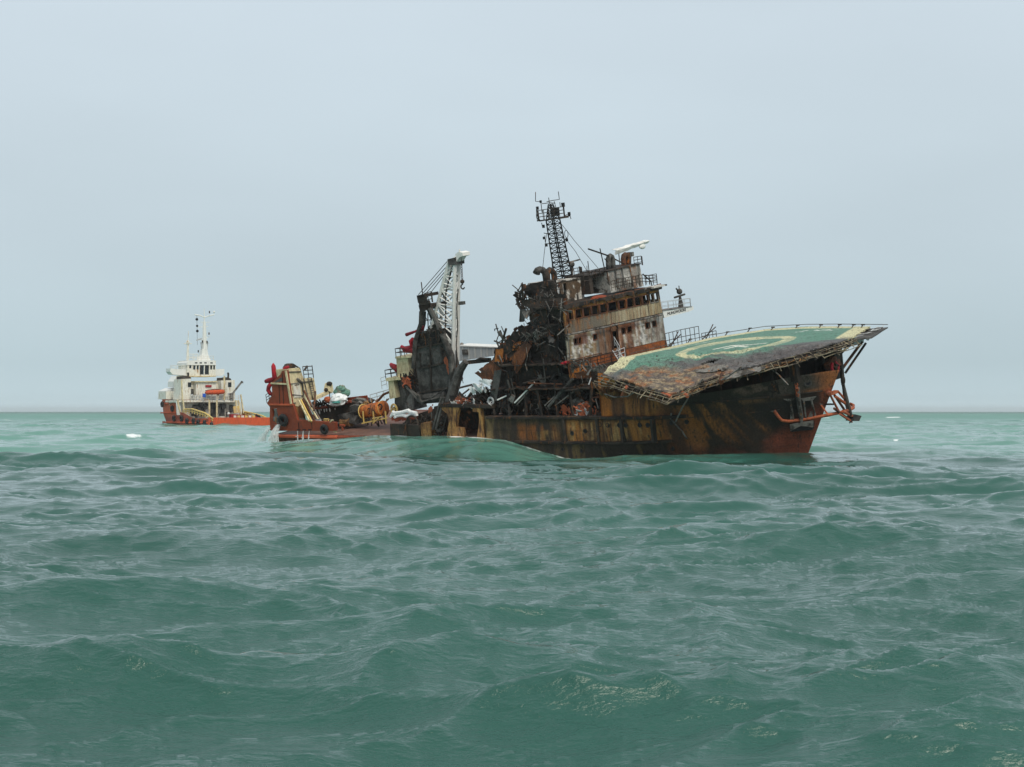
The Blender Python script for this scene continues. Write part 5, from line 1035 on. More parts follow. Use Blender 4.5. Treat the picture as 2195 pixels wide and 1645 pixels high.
    for k in (0, 7): e.beam(P(660+k, 810, X=Xc+.2), P(671+k*.9, 856, X=Xc+.2), .07, .07)
    for t in np.linspace(0, 1, 11): e.tube(Vector(P(660, 810, X=Xc+.2)).lerp(Vector(P(671, 856, X=Xc+.2)), t), Vector(P(667, 810, X=Xc+.2)).lerp(Vector(P(677.3, 856, X=Xc+.2)), t), .035)
    e.build('tower_ladder', 'ash', ct)
    e = MB(); e.rail(Q([(652, 811), (672, 810)], X=Xc)+Q([(672, 808)], X=Xc-1.4), 1.15, .05, .55, 3); e.tube(P(653, 793, X=Xc), P(659, 785, X=Xc), .1); e.build('tower_railing', 'soot', ct)
    e = MB(); e.prism(Q([(617, 789), (622, 781), (627, 779), (634, 786), (633, 789)], X=Xc-.5), (-.8, 0, 0)); e.path(Q([(628, 781), (642, 790), (645, 800)], X=Xc-.2), .08); e.build('fairlead', 'soot_brown', ct)
    def mon(pts, r_): e3 = MB(); e3.path(Q(pts, Y=-6.3), r_, 9); e3.build('fire_monitor', 'pipe_red', ct, smooth=True)
    mon([(585.7, 779), (586, 785), (588, 800), (589.5, 810), (590, 815)], [.06, .22, .25, .29, .22]); mon([(569.8, 818), (575, 816.5), (590, 812), (600, 806), (605, 797), (612, 789), (618, 787)], [.2, .25, .21, .18, .17, .17, .15]); mon([(581, 822), (576, 830), (575, 837), (579, 843), (583, 847)], [.2, .22, .22, .2, .15])
    e = MB(); e.rail(Q([(572, 864), (578, 860), (583, 856)], Y=-6.4), .8, .04, .5, 3); e.build('stern_railing', 'soot', ct)
    # slipway rails and pipe stack leaning on the tower
    for a, b, mt in (((641, 859), (663, 903), 'cream'), ((645, 858), (668, 904), 'yellow_rail'), ((652, 850), (684, 904), 'cream'), ((649, 856), (676, 904), 'rust'), ((658, 850), (687, 902), 'ash'), ((652, 838), (668, 872), 'rust'), ((676, 840), (673, 880), 'rust')):
        e = MB(); e.beam(P(*a, X=Xc+.9), P(*b, X=Xc+3.0), .14, .16); e.build('stacked_rail', mt, root)
    e = MB(); e.sheet(Q([(646, 858), (656, 852), (680, 904), (666, 904)], X=Xc+.7), 5, 10, .15, 1, .2, 2); e.build('stair_flight', 'rust', root)
    # davit arm
    e = MB(); e.prism(Q([(676, 852), (706, 838), (709, 828), (713, 829), (712, 842), (678, 858)], X=Xc+.6), (-.5, 0, 0)); da = e.build('davit_arm', 'cream', root)
    e = MB(); e.prism(Q([(704, 838), (707, 822), (712, 820), (715, 838), (712, 843)], X=Xc+.7), (-.7, 0, 0)); e.build('davit_head', 'cream', da)
    e = MB(); e.ball(P(706, 823, X=Xc+.6), .24, 8, 6, (1.5, 1, 1)); e.ball(P(699, 836, X=Xc+.6), .2, 8, 6); e.tube(P(706, 838, X=Xc+.6), P(707, 856, X=Xc+.6), .05); e.build('davit_sheave', 'soot', da)
    e = MB(); e.torus(P(718, 914, Y=-6.9), (0, 1, .2), .62, .07, 14, 5, -math.pi/2, math.pi/2); e.build('curved_rail', 'cream', root)
# ================================================================== BOW GEAR
def build_bow(root):
    X = 17.6
    def q3(px_, py_, Y=None):
        """a point just outside the flare of the starboard bow"""
        y = -.9
        for _ in range(50):
            p = P(px_, py_, Y=y); y = .7*y+.3*(-float(hull_hb(p[0], p[2]))-.35)
        return Vector(p)
    b = MB(); pts = [q3(1660, 881), q3(1668, 893), q3(1676, 901.5), q3(1690, 903.5), q3(1720, 900), q3(1745, 896), Vector(P(1770, 891, X=X)), Vector(P(1800, 885, X=X)), Vector(P(1818, 880, X=X)), Vector(P(1829, 875, X=X-.5)), Vector(P(1829, 869, X=X-1)), Vector(P(1822, 866, X=X-1.3))]
    b.path(pts, .13, 8); fe = b.build('bow_bumper', 'bow_orange', root, smooth=True)
    for a, c, mt, r_ in (((1694, 858), (1701, 900), 'ash', .07), ((1713, 850), (1721, 905), 'ash', .11), ((1708, 850), (1716, 905), 'char_grey', .1), ((1723, 858), (1728, 898), 'ash', .07), ((1739, 857), (1748, 893), 'ash', .07), ((1659, 881), (1666, 884), 'ash', .05)):
        e = MB(); e.beam(q3(*a), q3(*c), r_*1.6, r_*1.6); e.build('bumper_post', mt, fe)
    for pl in ([(1679, 856), (1703, 855), (1696, 862), (1690, 861)], [(1715, 855), (1750, 850), (1742, 859), (1722, 860)], [(1651, 882), (1672, 878), (1668, 882), (1656, 884)], [(1694, 885), (1698, 885), (1701, 901), (1694, 902)], [(1737, 883), (1741, 881), (1742, 895), (1731, 896)], [(1757, 866), (1764, 867), (1760, 872)]):
        e = MB(); e.prism([q3(*p) for p in pl], (-.05, .12, 0)); e.build('bumper_bracket', 'ash', fe)
    e = MB(); e.tube(q3(1760, 869), Vector(P(1774, 888, X=X)), .07); e.build('bumper_post', 'bow_orange', fe)
    for a, c, mt, r_ in (((1779, 846), (1800, 886), 'bow_orange', .09), ((1786, 843), (1812, 882), 'rust', .1), ((1796, 839), (1816, 862), 'bow_orange', .09), ((1790, 850), (1822, 872), 'bow_orange', .12), ((1788, 876), (1824, 903), 'rust', .1), ((1806, 882), (1826, 892), 'bow_orange', .12), ((1800, 888), (1826, 905), 'bow_orange', .08)):
        e = MB(); e.tube(P(*a, X=X+.3), P(*c, X=X-.2), r_, n=8); e.build('bumper_post', mt, fe)
    e = MB(); e.ball(q3(1776, 844), .25, 8, 5); e.beam(P(1778, 845, X=X+.3), P(1792, 840, X=X+.3), .3, .25); e.build('bumper_bracket', 'bow_orange', fe)
    # strut with shackle
    e = MB(); e.path([P(1807, 822, X=X+.3), P(1812, 850, X=X+.1), P(1820, 881, X=X), P(1823, 890, X=X)], [.12, .2, .2, .18], 8); e.build('bow_strut', 'char_grey', fe)
    e = MB(); e.tube(P(1805, 775, X=X+.3), P(1806, 815, X=X+.3), .035); e.ball(P(1807, 815, X=X+.3), .2, 8, 6, (1, 1, 2.)); e.torus(P(1807, 824, X=X+.3), (0, 1, 0), .12, .05, 10, 5); e.build('chain_shackle', 'soot', fe)
    e = MB(); e.prism([P(x, y, X=X-.1) for x, y in ((1829, 893), (1833, 888.5), (1847, 892), (1842, 903), (1827, 902))], (-.6, 0, 0)); e.tube(P(1829, 900, X=X), P(1821, 907, X=X), .05); e.build('rubber_block', 'rubber', fe)
    # starboard anchor, housed against the flare
    bp = q3(1720, 880); th = thing('anchor', 'rusty stockless anchor hanging against the starboard bow under the helideck corner', 'anchor', bp, WF)
    e = MB(); e.beam(q3(1711, 832), q3(1720, 909)-Vector((0, .1, 0)), .22, .26); e.build('shank', 'ash', th)
    o_ = Vector((-.05, .3, 0)); sh = Vector((0, -.3, 0))
    e = MB(); e.prism([q3(*p)+sh for p in ((1697, 909), (1720, 905), (1721, 912), (1698, 923))], o_); e.prism([q3(*p)+sh for p in ((1720, 905), (1745, 901), (1746, 915), (1721, 912))], o_); e.build('fluke', 'ash', th)
    e = MB(); e.prism([q3(*p)+sh for p in ((1698, 923), (1721, 913), (1746, 916), (1744, 921), (1722, 922), (1702, 925))], o_*1.2); e.build('crown', 'black_paint', th)
    e = MB()
    for k in range(5): e.torus(q3(1709+.6*k, 824+5.5*k)-Vector((.0, .15, 0)), (1, 0, 0) if k % 2 else (0, 1, 0), .13, .05, 8, 5)
    e.build('anchor_chain', 'bow_orange', root)
    # post and gear in the shade behind the bulwark
    e = MB(); e.beam(P(1700, 777, Y=-2.6), P(1707, 818, Y=-2.6), .5, .6); e.beam(P(1696, 800, Y=-2.7), P(1706, 822, Y=-2.7), .3, .3); e.build('deck_post', 'soot_brown', root)
    e = MB(); e.bb(8.2, 15.6, 3.5, 6.2, 3.2, 6.4); e.bb(6, 14.6, -1.5, 3.4, 3.2, 5.9); e.build('windlass_house', 'soot', root)
    e = MB(); e.rail([(15.7, 3.8, 4.8), (17.6, 1.6, 4.8)], 1.0, .05, .6, 3); e.bb(15.6, 15.8, 2.6, 3.0, 3.2, 6.5); e.bb(16.6, 16.8, 1.8, 2.1, 3.2, 6.6); e.build('bow_railing', 'soot', root)
    e = MB(); e.tube(P(1785, 790, X=17.7), P(1786, 765, X=17.7), .42, .3, 12); e.prism(Q([(1777, 783), (1784, 768), (1800, 770), (1806, 785), (1800, 797), (1786, 800)], X=17.9), (-.5, 0, 0)); bt = e.build('bow_fairlead', 'rust', root)
    e = MB(); e.prism(Q([(1788, 760), (1802, 757), (1803, 775), (1790, 772)], X=17.6), (-.5, 0, 0)); e.box(P(1802, 787, X=17.9), (.4, .5, .3)); e.torus(P(1795, 790, X=18.1), (1, 0, 0), .3, .09, 12, 6); e.torus(P(1789, 782, X=18.1), (1, 0, .2), .22, .07, 12, 6); e.build('chain_stopper', 'soot_brown', bt)
    e = MB(); e.path(Q([(1784, 778), (1783, 790), (1786, 800)], X=18.05), .12); e.path(Q([(1790, 776), (1798, 784), (1796, 798)], X=18.1), .1); e.build('red_hose', 'pipe_red', bt)
    e = MB(); e.sheet([q3(1640, 823)-Vector((0, -.3, 0)), q3(1662, 818)-Vector((0, -.3, 0)), q3(1668, 845)-Vector((0, -.3, 0)), q3(1645, 848)-Vector((0, -.3, 0))], 8, 6, .1, 1.4, .4, 5, .03); e.build('peeled_plate', 'soot_brown', root)
# ================================================================== THINGS LYING ON THE WRECK
def deck_pt(px_, py_, Z=.32): return P(px_, py_, Z=Z)
def build_cargo():
    def T(name, label, cat, Y, q, group=None): return thing(name, label, cat, P(*q, Y=Y), WF, group)
    Y = -3.0
    t = T('pressure_tank', 'orange cylindrical tank in a yellow skid frame lying on the aft deck', 'tank', Y, (806, 905))
    e = MB(); a, b = Vector(P(775, 884, Y=Y)), Vector(P(826, 875, Y=Y)); e.path([a, a.lerp(b, .06), a.lerp(b, .94), b], [.3, .62, .75, .35], 16); e.build('tank_shell', 'orange_tank', t, smooth=True)
    e = MB()
    for t_ in (.1, .92): e.torus(a.lerp(b, t_), b-a, .72, .05, 18, 5)
    for x in (778, 800, 826): e.beam(P(x, 882, Y=Y-.7), P(x+2, 908, Y=Y-.7), .1, .1)
    e.beam(P(776, 908, Y=Y-.7), P(830, 896, Y=Y-.7), .12, .12); e.beam(P(798, 898, Y=Y-.8), P(818, 893, Y=Y-.8), .08, .1); e.beam(P(799, 908, Y=Y-.8), P(812, 896, Y=Y-.8), .08, .1); e.build('skid_frame', 'yellow_rail', t)
    e = MB()
    for x, y in ((792, 881), (815, 872)): e.torus(P(x, y, Y=Y-.6), (0, 1, 0), .25, .07, 12, 5)
    e.build('strap_ring', 'black_paint', t)
    e = MB()
    for k in range(16): p = Vector(P(775+3.2*k, 890+(k*7) % 13, Y=Y-.4)); e.tube(p, p+Vector((.4*math.sin(k*2.3), 0, -.6)), .07, n=5)
    e.build('valve_gear', 'soot_brown', t)
    e = MB(); rd = random.Random(5)
    t2 = T('burnt_machinery', 'charred grey machine block with round drum between black boat and orange tank', 'machinery', Y, (752, 912))
    e.sheet([P(732, 888, Y=Y), P(770, 880, Y=Y), P(771, 908, Y=Y), P(735, 900, Y=Y)], 8, 6, .3, 1, .1, 4, 1.0); e.prism(Q([(734, 888), (768, 882), (772, 908), (752, 910), (730, 898)], Y=Y), (0, 1.5, 0)); e.build('machine_block', 'char_grey', t2)
    e = MB(); e.tube(P(733, 906, Y=Y-.3), P(752, 905, Y=Y-.3), .42, n=14); e.torus(P(752, 905, Y=Y-.3), (1, 0, 0), .42, .08, 14, 5); e.build('machine_drum', 'brass_ochre', t2)
    t3 = T('workboat', 'burnt black workboat hull with red gunwale and white flecks beside the stern tower', 'boat', Y, (705, 905))
    e = MB(); e.prism(Q([(676, 874), (700, 872), (750, 860), (768, 866), (752, 884), (736, 905), (690, 906), (680, 890)], Y=Y+.6), (0, 2.4, 0)); e.build('boat_hull', 'soot', t3)
    e = MB(); e.path(Q([(672, 876), (700, 873), (725, 868), (752, 861)], Y=Y+.5), .16, 6); e.build('gunwale', 'oxide_red', t3)
    e = MB()
    for x, y in ((684, 880), (688, 877), (695, 880), (700, 879), (707, 879), (718, 875), (685, 884)): e.ball(P(x, y, Y=Y+.5), .13, 6, 5, (.7, .4, 1.6))
    e.build('rope_end', 'white_paint', t3)
    e = MB(); e.v = []
    for k in range(60): p = Vector(P(rd.uniform(670, 722), rd.uniform(862, 874), Y=Y+rd.uniform(0, 1))); e.tube(p, p+Vector((rd.uniform(-.6, .6), 0, rd.uniform(-.3, .5))), rd.uniform(.04, .12), n=5)
    e.build('thwart_wreckage', 'soot_brown', t3)
    def bag(name, label, cat, q, r_, sc_, mat, Yv, sd, part=None):
        e_ = MB(); e_.ball(P(*q, Y=Yv), r_, 18, 12, sc_, .17, sd); return tag(e_.build(name, mat, None, frame=WF, base=P(*q, Y=Yv)), label, cat)
    bag('tarpaulin_bundle', 'bright white tarpaulin bundle on top of the burnt workboat', 'tarpaulin', (726, 857), .7, (1.35, 1, .8), 'tarp_white', Y-.3, 3)
    bag('tarpaulin_bundle', 'small white and teal tarpaulin slumped left below the larger white bundle', 'tarpaulin', (719, 866), .5, (1.4, .8, .45), 'tarp_white', Y-.5, 5)
    bag('plastic_sheet', 'teal sheet strip between the two white tarpaulin bundles', 'sheet', (721, 863), .42, (1.3, .6, .25), 'tarp_teal', Y-.9, 6)
    bag('cargo_net', 'green and grey crumpled cargo net heaped behind the white tarpaulin', 'net', (732, 843), .75, (1.1, 1, .95), 'green_net', Y+1.0, 7)
    bag('float_buoy', 'dull orange float lying left of the white tarpaulin on the workboat', 'buoy', (702, 857), .32, (1.2, 1, .9), 'bow_orange', Y, 8)
    t4 = T('steel_container', 'dark red open steel container standing behind the burnt machinery', 'container', Y+1.5, (770, 868))
    e = MB(); e.prism(Q([(742, 853), (786, 848), (789, 868), (745, 872)], Y=Y+1.5), (0, .12, 0)); e.prism(Q([(742, 853), (786, 848), (789, 868), (745, 872)], Y=Y+3.2), (0, .12, 0)); e.prism([P(786, 848, Y=Y+1.5), P(789, 868, Y=Y+1.5), P(789, 868, Y=Y+3.2), P(786, 848, Y=Y+3.2)], (-.1, 0, 0)); e.build('container_side', 'oxide_red', t4)
    e = MB(); e.path(Q([(752, 863), (768, 856), (782, 858), (788, 866)], Y=Y+1.2), .2, 6); e.path(Q([(756, 872), (772, 862), (784, 870)], Y=Y+1.0), .16, 6); e.build('hose_loop', 'ash', t4)
    e = MB(); 
    for k in range(5): e.path(Q([(752, 873+4*k), (764, 869+3.2*k), (778, 873+3*k)], Y=Y+.3), .17, 6)
    tag(e.build('mooring_rope', 'char_grey', None, frame=WF, base=P(765, 878, Y=Y)), 'pile of charred mooring rope between dark red container and grey machine block', 'rope')
    e = MB(); rd = random.Random(9)
    for k in range(34): p = Vector(P(rd.uniform(780, 826), rd.uniform(864, 878), Y=Y+.7)); e.tube(p, p+Vector((rd.uniform(-.7, .7), 0, rd.uniform(-.2, .5))), rd.uniform(.04, .1), n=5)
    tag(e.build('scrap_heap', 'brass_ochre', None, frame=WF, base=P(803, 872, Y=Y+.7)), 'tangled ochre scrap heaped behind the orange tank', 'scrap')
    bag('life_vest', 'small white bundle at the top of the orange tank near the ochre scrap', 'bundle', (815, 866), .32, (1, .7, .8), 'tarp_white', Y, 12)
    t5 = T('cable_reel', 'yellow rimmed cable reel standing at the foot of the pale aft tower', 'reel', Y-.5, (845, 888))
    e = MB(); c_ = Vector(P(845, 878, Y=Y-.5)); e.torus(c_, (.2, 1, 0), .48, .1, 18, 6); e.torus(c_+Vector((0, .7, 0)), (.2, 1, 0), .48, .1, 18, 6)
    for k in range(6): e.tube(c_, c_+Vector((math.cos(k)*.48, 0, math.sin(k)*.48)), .04, n=4)
    e.build('reel_flange', 'yellow_rail', t5); e = MB(); e.tube(c_, c_+Vector((0, .7, 0)), .26, n=12); e.build('reel_core', 'soot', t5)
    e = MB()
    for pl in ([(838, 894), (844, 884), (852, 886), (846, 896)], [(846, 886), (862, 885), (874, 881), (880, 886)], [(850, 892), (864, 890), (872, 893), (882, 888), (893, 890)], [(874, 879), (880, 884), (892, 886), (894, 892)], [(840, 890), (848, 888), (850, 896)]): e.path(Q(pl, Y=-5.2), [.16, .2, .18, .14, .14][:len(pl)], 7)
    tag(e.build('fire_hose', 'tarp_white', None, frame=WF, base=P(860, 890, Y=-5.2)), 'tangled white hose on a red deck patch under the burnt crane', 'hose')
    e = MB(); e.sheet(Q([(840, 892), (892, 887), (894, 898), (844, 904)], Y=-5.1), 10, 4, .1, 1, .2, 3, .3); tag(e.build('collapsed_hatch', 'oxide_red', None, frame=WF, base=P(866, 896, Y=-5.1)), 'buckled dark red hatch cover under the tangled white hose', 'hatch cover')
    for (x, y, mt, lb) in ((700, 903, 'yellow_rail', 'small yellow valve sitting on the low red stern bulwark'), (683, 904, 'pale_grey', 'small pale bollard on the low red bulwark, left of the yellow valve'), (734, 915, 'oxide_red', 'small red bollard on the deck just forward of the low red bulwark')):
        e = MB(); c_ = Vector(P(x, y, Y=-6.6)); e.tube(c_-Vector((0, 0, .35)), c_+Vector((0, 0, .2)), .13, n=8); e.tube(c_+Vector((-.3, 0, .12)), c_+Vector((.3, 0, .12)), .12, n=8); tag(e.build('bollard', mt, None, frame=WF, base=c_), lb, 'bollard')
    # tyres hung on the hull
    for (x, y, r_, lb) in ((607, 901, .62, 'large black tyre hung on the tall red stern wall'), (695, 921, .5, 'black tyre hung low over the orange line beside the low red bulwark')):
        e = MB(); c_ = Vector(P(x, y, Y=-7.25)); e.torus(c_, (0, 1, 0), r_*.68, r_*.36, 20, 8); o_ = e.build('tyre_fender', 'rubber', None, smooth=True, frame=WF, base=c_); tag(o_, lb, 'tyre')
    # water gushing out
    def gush(pts, r_, lb, n=26, sd=0):
        r2 = random.Random(sd); e_ = MB()
        for k in range(n):
            j = Vector((r2.uniform(-1, 1), r2.uniform(-.6, .6), r2.uniform(-.2, .2))); pp = []
            for i, p in enumerate(pts): pp.append(Vector(p)+j*(r_[0]+(r_[1]-r_[0])*i/(len(pts)-1)))
            e_.path(pp, [r2.uniform(.012, .03)]*(len(pp)-1)+[.05], 5)
        for k in range(n*5 if n > 8 else n*2): 
            t_ = r2.random()**.6; i = min(int(t_*(len(pts)-1)), len(pts)-2); p = Vector(pts[i]).lerp(Vector(pts[i+1]), t_*(len(pts)-1)-i); s_ = r_[0]+(r_[1]-r_[0])*t_
            e_.ball(p+Vector((r2.uniform(-1.3, 1.3)*s_, r2.uniform(-.6, .6)*s_, r2.uniform(-.3, .3))), r2.uniform(.02, .055), 5, 4)
        o_ = e_.build('water_discharge', M['spray'], None, frame=WF, base=pts[0]); tag(o_, lb, 'water', kind='stuff'); return o_
    gush([P(597, 911, Y=-7.2), P(592, 920, Y=-7.5), P(588, 932, Y=-7.8), P(586, 946, Y=-7.9)], (.18, .5), 'white water gushing from the stern opening of the wreck', 30, 1)
    gush([P(579, 918, Y=-7.0), P(571, 925, Y=-7.2), P(565, 934, Y=-7.3), P(560, 946, Y=-7.4)], (.1, .42), 'thin white water fanning off the stern corner of the wreck', 16, 2)
    for i, x in enumerate((638, 650, 663)): gush([P(x, 924, Y=-7.3), P(x-.5, 932, Y=-7.32), P(x-1, 944, Y=-7.36)], (.02, .1), ('first', 'second', 'third')[i]+' thin water run from the left, draining under the low red stern bulwark', 3, 5+i)
# ================================================================== SUPPORT SHIP
def build_support():
    d0 = 395.; SF = Frame(57, 0, ((518-CX)/FPX*d0, d0, 0.), True); S = SF.at
    root = thing('support_vessel', 'white and orange offshore support ship seen from astern beyond the wreck', 'ship', (0, 0, 0), SF)
    def hb(x, z): 
        t = np.clip((x-24)/24, 0, 1); return 8.6*(1-t**2.2)*(1-.25*np.clip(1-z/3., 0, 1)*t)
    def sq(l, **k): return [Vector(S(x, y, **k)) for x, y in l]
    mb = MB(); xs = np.concatenate([np.arange(0, 20.1, 1.), [20.45, 20.55], np.arange(21, 48.1, .8)]); nz_ = 14; G = {}
    def top(x): return 2.0+1.5*float(sst(8, 18, np.array(x)))+(2.2+.075*(x-20) if x >= 20.5 else 0)
    for sd_ in (-1, 1):
        rows = []
        for x in xs:
            row = []
            for q in range(nz_): z = -3+(top(x)+3)*q/(nz_-1); xx = min(x, 44.5+.35*z); row.append(len(mb.v)); mb.v.append((xx, sd_*float(hb(xx*48/(44.5+.35*z) if x > 24 else xx, z)), z))
            rows.append(row)
        for i in range(len(xs)-1):
            for q in range(nz_-1):
                f = (rows[i][q], rows[i+1][q], rows[i+1][q+1], rows[i][q+1]); mb.f.append(f if sd_ < 0 else f[::-1])
        G[sd_] = rows
    for q in range(nz_-1): mb.f.append((G[1][0][q], G[-1][0][q], G[-1][0][q+1], G[1][0][q+1]))
    def hc(v):
        X, Y, Z = v.T; n = fbm(X*.5, Z*.8, 2., 4); c = np.zeros((len(X), 3)); c[:] = (.42, .085, .045)
        def put(m_, rgb): m_ = np.clip(m_, 0, 1)[:, None]; c[:] = c*(1-m_)+np.array(rgb)*m_
        put((1-sst(2, 5, X)), (.7, .1, .025)); put((1-sst(1.2, 2, Z))*0, (0, 0, 0)); put(sst(.5, .6, n)*.5, (.25, .07, .045)); put(sst(18, 20, X)*(1-sst(.5, 1.1, Z)), (.14, .075, .065)); put(sst(20, 21, X)*sst(2, 3, Z), (.6, .13, .05)); return c
    h = mb.build('hull', 'burnt_paint', root, colf=hc)
    e = MB(); e.bb(.1, 30, -8.3, 8.3, 1.0, 1.1); e.build('work_deck', 'deck_rust', root)
    e = MB(); e.prism([(20.5, -8.2, 5.2), (20.5, 8.2, 5.2), (34, 7.2, 5.2), (42, 3.2, 5.2), (42, -3.2, 5.2), (34, -7.2, 5.2)], (0, 0, .1)); e.build('forecastle_deck', 'pale_grey', root)
    def side(x0, x1, z, r_, mat, nm, sgn):
        e = MB(); e.path([(x, sgn*(float(hb(x, z))+.05), z) for x in np.arange(x0, x1, 2.)], r_, 6); e.build(nm, mat, root)
    side(.2, 44, .9, .22, 'tug_orange', 'rubbing_strake', 1); side(18, 42, 3.3, .16, 'tug_orange', 'rubbing_strake', 1); side(21, 43, 5.6, .14, 'orange_line', 'rubbing_strake', 1)
    # aft bulwark and stern roller
    e = MB(); e.bb(-.15, .3, -8.6, 8.6, .2, 2.2); e.build('transom', 'tug_orange', root)
    XA = 17.0
    # deckhouse tiers: aft faces found on planes X = const
    def tier(pl, X, dx, mat, nm, par=None): e_ = MB(); e_.prism(sq(pl, X=X), (dx, 0, 0)); return e_.build(nm, mat, par or root)
    dk = tier([(381, 862), (516, 862), (522, 898), (384, 898)], XA+2.5, 6, 'tug_white', 'main_deckhouse')
    tier([(383, 858), (512, 858), (512, 862.5), (383, 862.5)], XA, 9, 'tug_white', 'boat_deck')
    for pl in ([(413, 868), (438, 866), (440, 892), (410, 892)], [(449, 864), (465, 864), (466, 896), (449, 896)], [(470, 866), (480, 866), (482, 892), (470, 892)], [(492, 868), (500, 868), (500, 884), (492, 884)]):
        tier(pl, XA+2.4, .2, 'char_grey', 'deckhouse_recess', dk)
    for x in (449, 465): 
        e = MB(); e.beam(S(x, 858, X=XA-1), S(x, 897, X=XA-1), .35, .35); e.build('deck_post', 'cream', dk)
    m2 = tier([(420, 818), (463, 818), (463, 857), (420, 857)], XA+2.5, 9, 'tug_white', 'upper_deckhouse')
    tier([(418, 817), (465, 817), (465, 819.5), (418, 819.5)], XA+2, 9.5, 'cream', 'deck_edge', m2)
    for pl in (((388, 813), (409, 812), (409, 857), (386, 857)), ((474, 816), (503, 815), (504, 857), (476, 857))):
        f = tier(pl, XA+2, 4.5, 'tug_white', 'funnel_casing'); x0, y0 = pl[0]
        tier([(x0+1, y0-6), (x0+6, y0-2), (x0+12, y0-7), (x0+21, y0-4), (x0+22, y0+.5), (x0, y0+.5)], XA+2.2, 3, 'soot', 'exhaust_top', f)
        tier([(x0+15, 820), (x0+22, 820), (x0+22, 830), (x0+15, 830)], XA+1.9, .2, 'dark_glass', 'funnel_door', f) 
        e = MB(); e.tube(S(x0+15, 812, X=XA+3), S(x0+15.5, 801, X=XA+3), .25); e.ball(S(x0+15, 801, X=XA+3), .3, 8, 6); e.build('exhaust_pipe', 'soot', f)
    tier([(404, 826), (422, 824), (422, 857), (404, 857)], XA+4, 6, 'tug_white', 'side_house'); tier([(461, 824), (478, 824), (478, 857), (461, 857)], XA+4, 6, 'tug_white', 'side_house'); tier([(356, 840), (388, 838), (388, 858), (356, 856)], XA+10, 5, 'tug_white', 'side_house')
    for x_ in (412, 468): tier([(x_-3, 834), (x_+3, 834), (x_+3, 848), (x_-3, 848)], XA+3.9, .2, 'char_grey', 'side_door')
    wh = MB(); wx = XA+6.5
    p4 = sq([(402, 774), (462, 774), (462, 806), (400, 806)], X=wx)
    Hh = wins_uv(p4, [(414, 790, 418.5, 790), (421, 790, 426.5, 790), (428, 790, 436, 790), (438.5, 790, 447.5, 790), (451, 790, 455, 790), (457, 790, 461, 790)], wx) if False else []
    def uvx(x): return (x-401)/61.
    hs = [(uvx(405), .28, uvx(410), .5), (uvx(413.5), .3, uvx(419), .58), (uvx(421), .3, uvx(426), .58), (uvx(428), .28, uvx(437), .92), (uvx(438.5), .28, uvx(447.5), .92), (uvx(450), .3, uvx(454.5), .58), (uvx(456.5), .3, uvx(460.5), .58)]
    quadwall(wh, [p4[1], p4[0], p4[3], p4[2]], 10, 6, [(1-h_[2], h_[1], 1-h_[0], h_[3]) for h_ in hs], .15); w_ = wh.build('wheelhouse', 'tug_white', root)
    for h_ in hs:
        e = MB(); a, b, c_, d_ = [p4[0].lerp(p4[1], u).lerp(p4[3].lerp(p4[2], u), v)+Vector((.18, 0, 0)) for u, v in ((h_[0], h_[1]), (h_[2], h_[1]), (h_[2], h_[3]), (h_[0], h_[3]))]; e.prism([a, b, c_, d_], (.05, 0, 0)); e.build('window_pane', 'dark_glass', w_)
    e = MB(); e.prism([p4[0]+Vector((.2, 0, 0)), p4[1]+Vector((.2, 0, 0)), p4[1]+Vector((6, 0, 0)), p4[0]+Vector((6, 0, 0))], (0, 0, .1)); e.prism([p4[0]+Vector((.2, 0, 0)), p4[3]+Vector((.2, 0, 0)), p4[3]+Vector((6, 0, 0)), p4[0]+Vector((6, 0, 0))], (0, -.1, 0)); e.prism([p4[1]+Vector((.2, 0, 0)), p4[2]+Vector((.2, 0, 0)), p4[2]+Vector((6, 0, 0)), p4[1]+Vector((6, 0, 0))], (0, .1, 0)); e.build('wheelhouse_shell', 'tug_white', w_)
    tier([(400, 778), (404, 773), (458, 773), (464, 783), (400, 783)], wx-.3, 6.6, 'white_paint', 'wheelhouse_visor', w_)
    for x in (420, 430, 440, 453): tier([(x-2, 777), (x+3, 777), (x+3, 779.5), (x-2, 779.5)], wx-.34, .1, 'dark_glass', 'visor_window', w_)
    tier([(400, 806), (463, 806), (463, 808), (400, 808)], wx-.4, 7, 'cream', 'bridge_deck', w_)
    for pl in ([(365, 790), (402, 792), (402, 806), (370, 803), (365, 797)], [(462, 792), (481, 791), (481, 802), (476, 806), (462, 806)]): tier(pl, wx+.5, 3, 'white_paint', 'bridge_wing', w_)
    e = MB(); e.rail(sq([(404, 773), (424, 773)], X=wx+2), 1.6, .09, 1.5, 2); e.rail(sq([(404, 773), (458, 773)], X=wx+.5), 1.1, .06, 1.6, 2); e.build('monkey_island_rail', 'tug_white', w_)
    # masts
    e = MB(); e.prism(sq([(424, 774), (432, 762), (434, 748), (444, 748), (447, 762), (452, 774)], X=wx+2), (1.6, 0, 0)); ms = e.build('main_mast', 'white_paint', root)
    e = MB(); e.tube(S(439, 750, X=wx+2.6), S(438, 690, X=wx+2.6), .7, .4, 8); e.tube(S(438, 690, X=wx+2.6), S(437.6, 662, X=wx+2.6), .16, .08, 6)
    e.path(sq([(417, 675), (430, 677), (438, 681), (446, 678), (459, 675)], X=wx+2.6), .16, 6)
    for a, b in (((430, 691), (450, 691)), ((423, 702), (446, 700)), ((425, 725), (438, 733)), ((438, 728), (451, 720))): e.beam(S(*a, X=wx+2.6), S(*b, X=wx+2.6), .14, .14)
    e.build('mast_pole', 'white_paint', ms)
    e = MB(); e.prism(sq([(431, 734), (447, 734), (445, 750), (433, 750)], X=wx+2.2), (.5, 0, 0)); e.beam(S(421, 730, X=wx+2), S(433, 726, X=wx+2), .2, .3); e.build('mast_gear', 'pale_grey', ms)
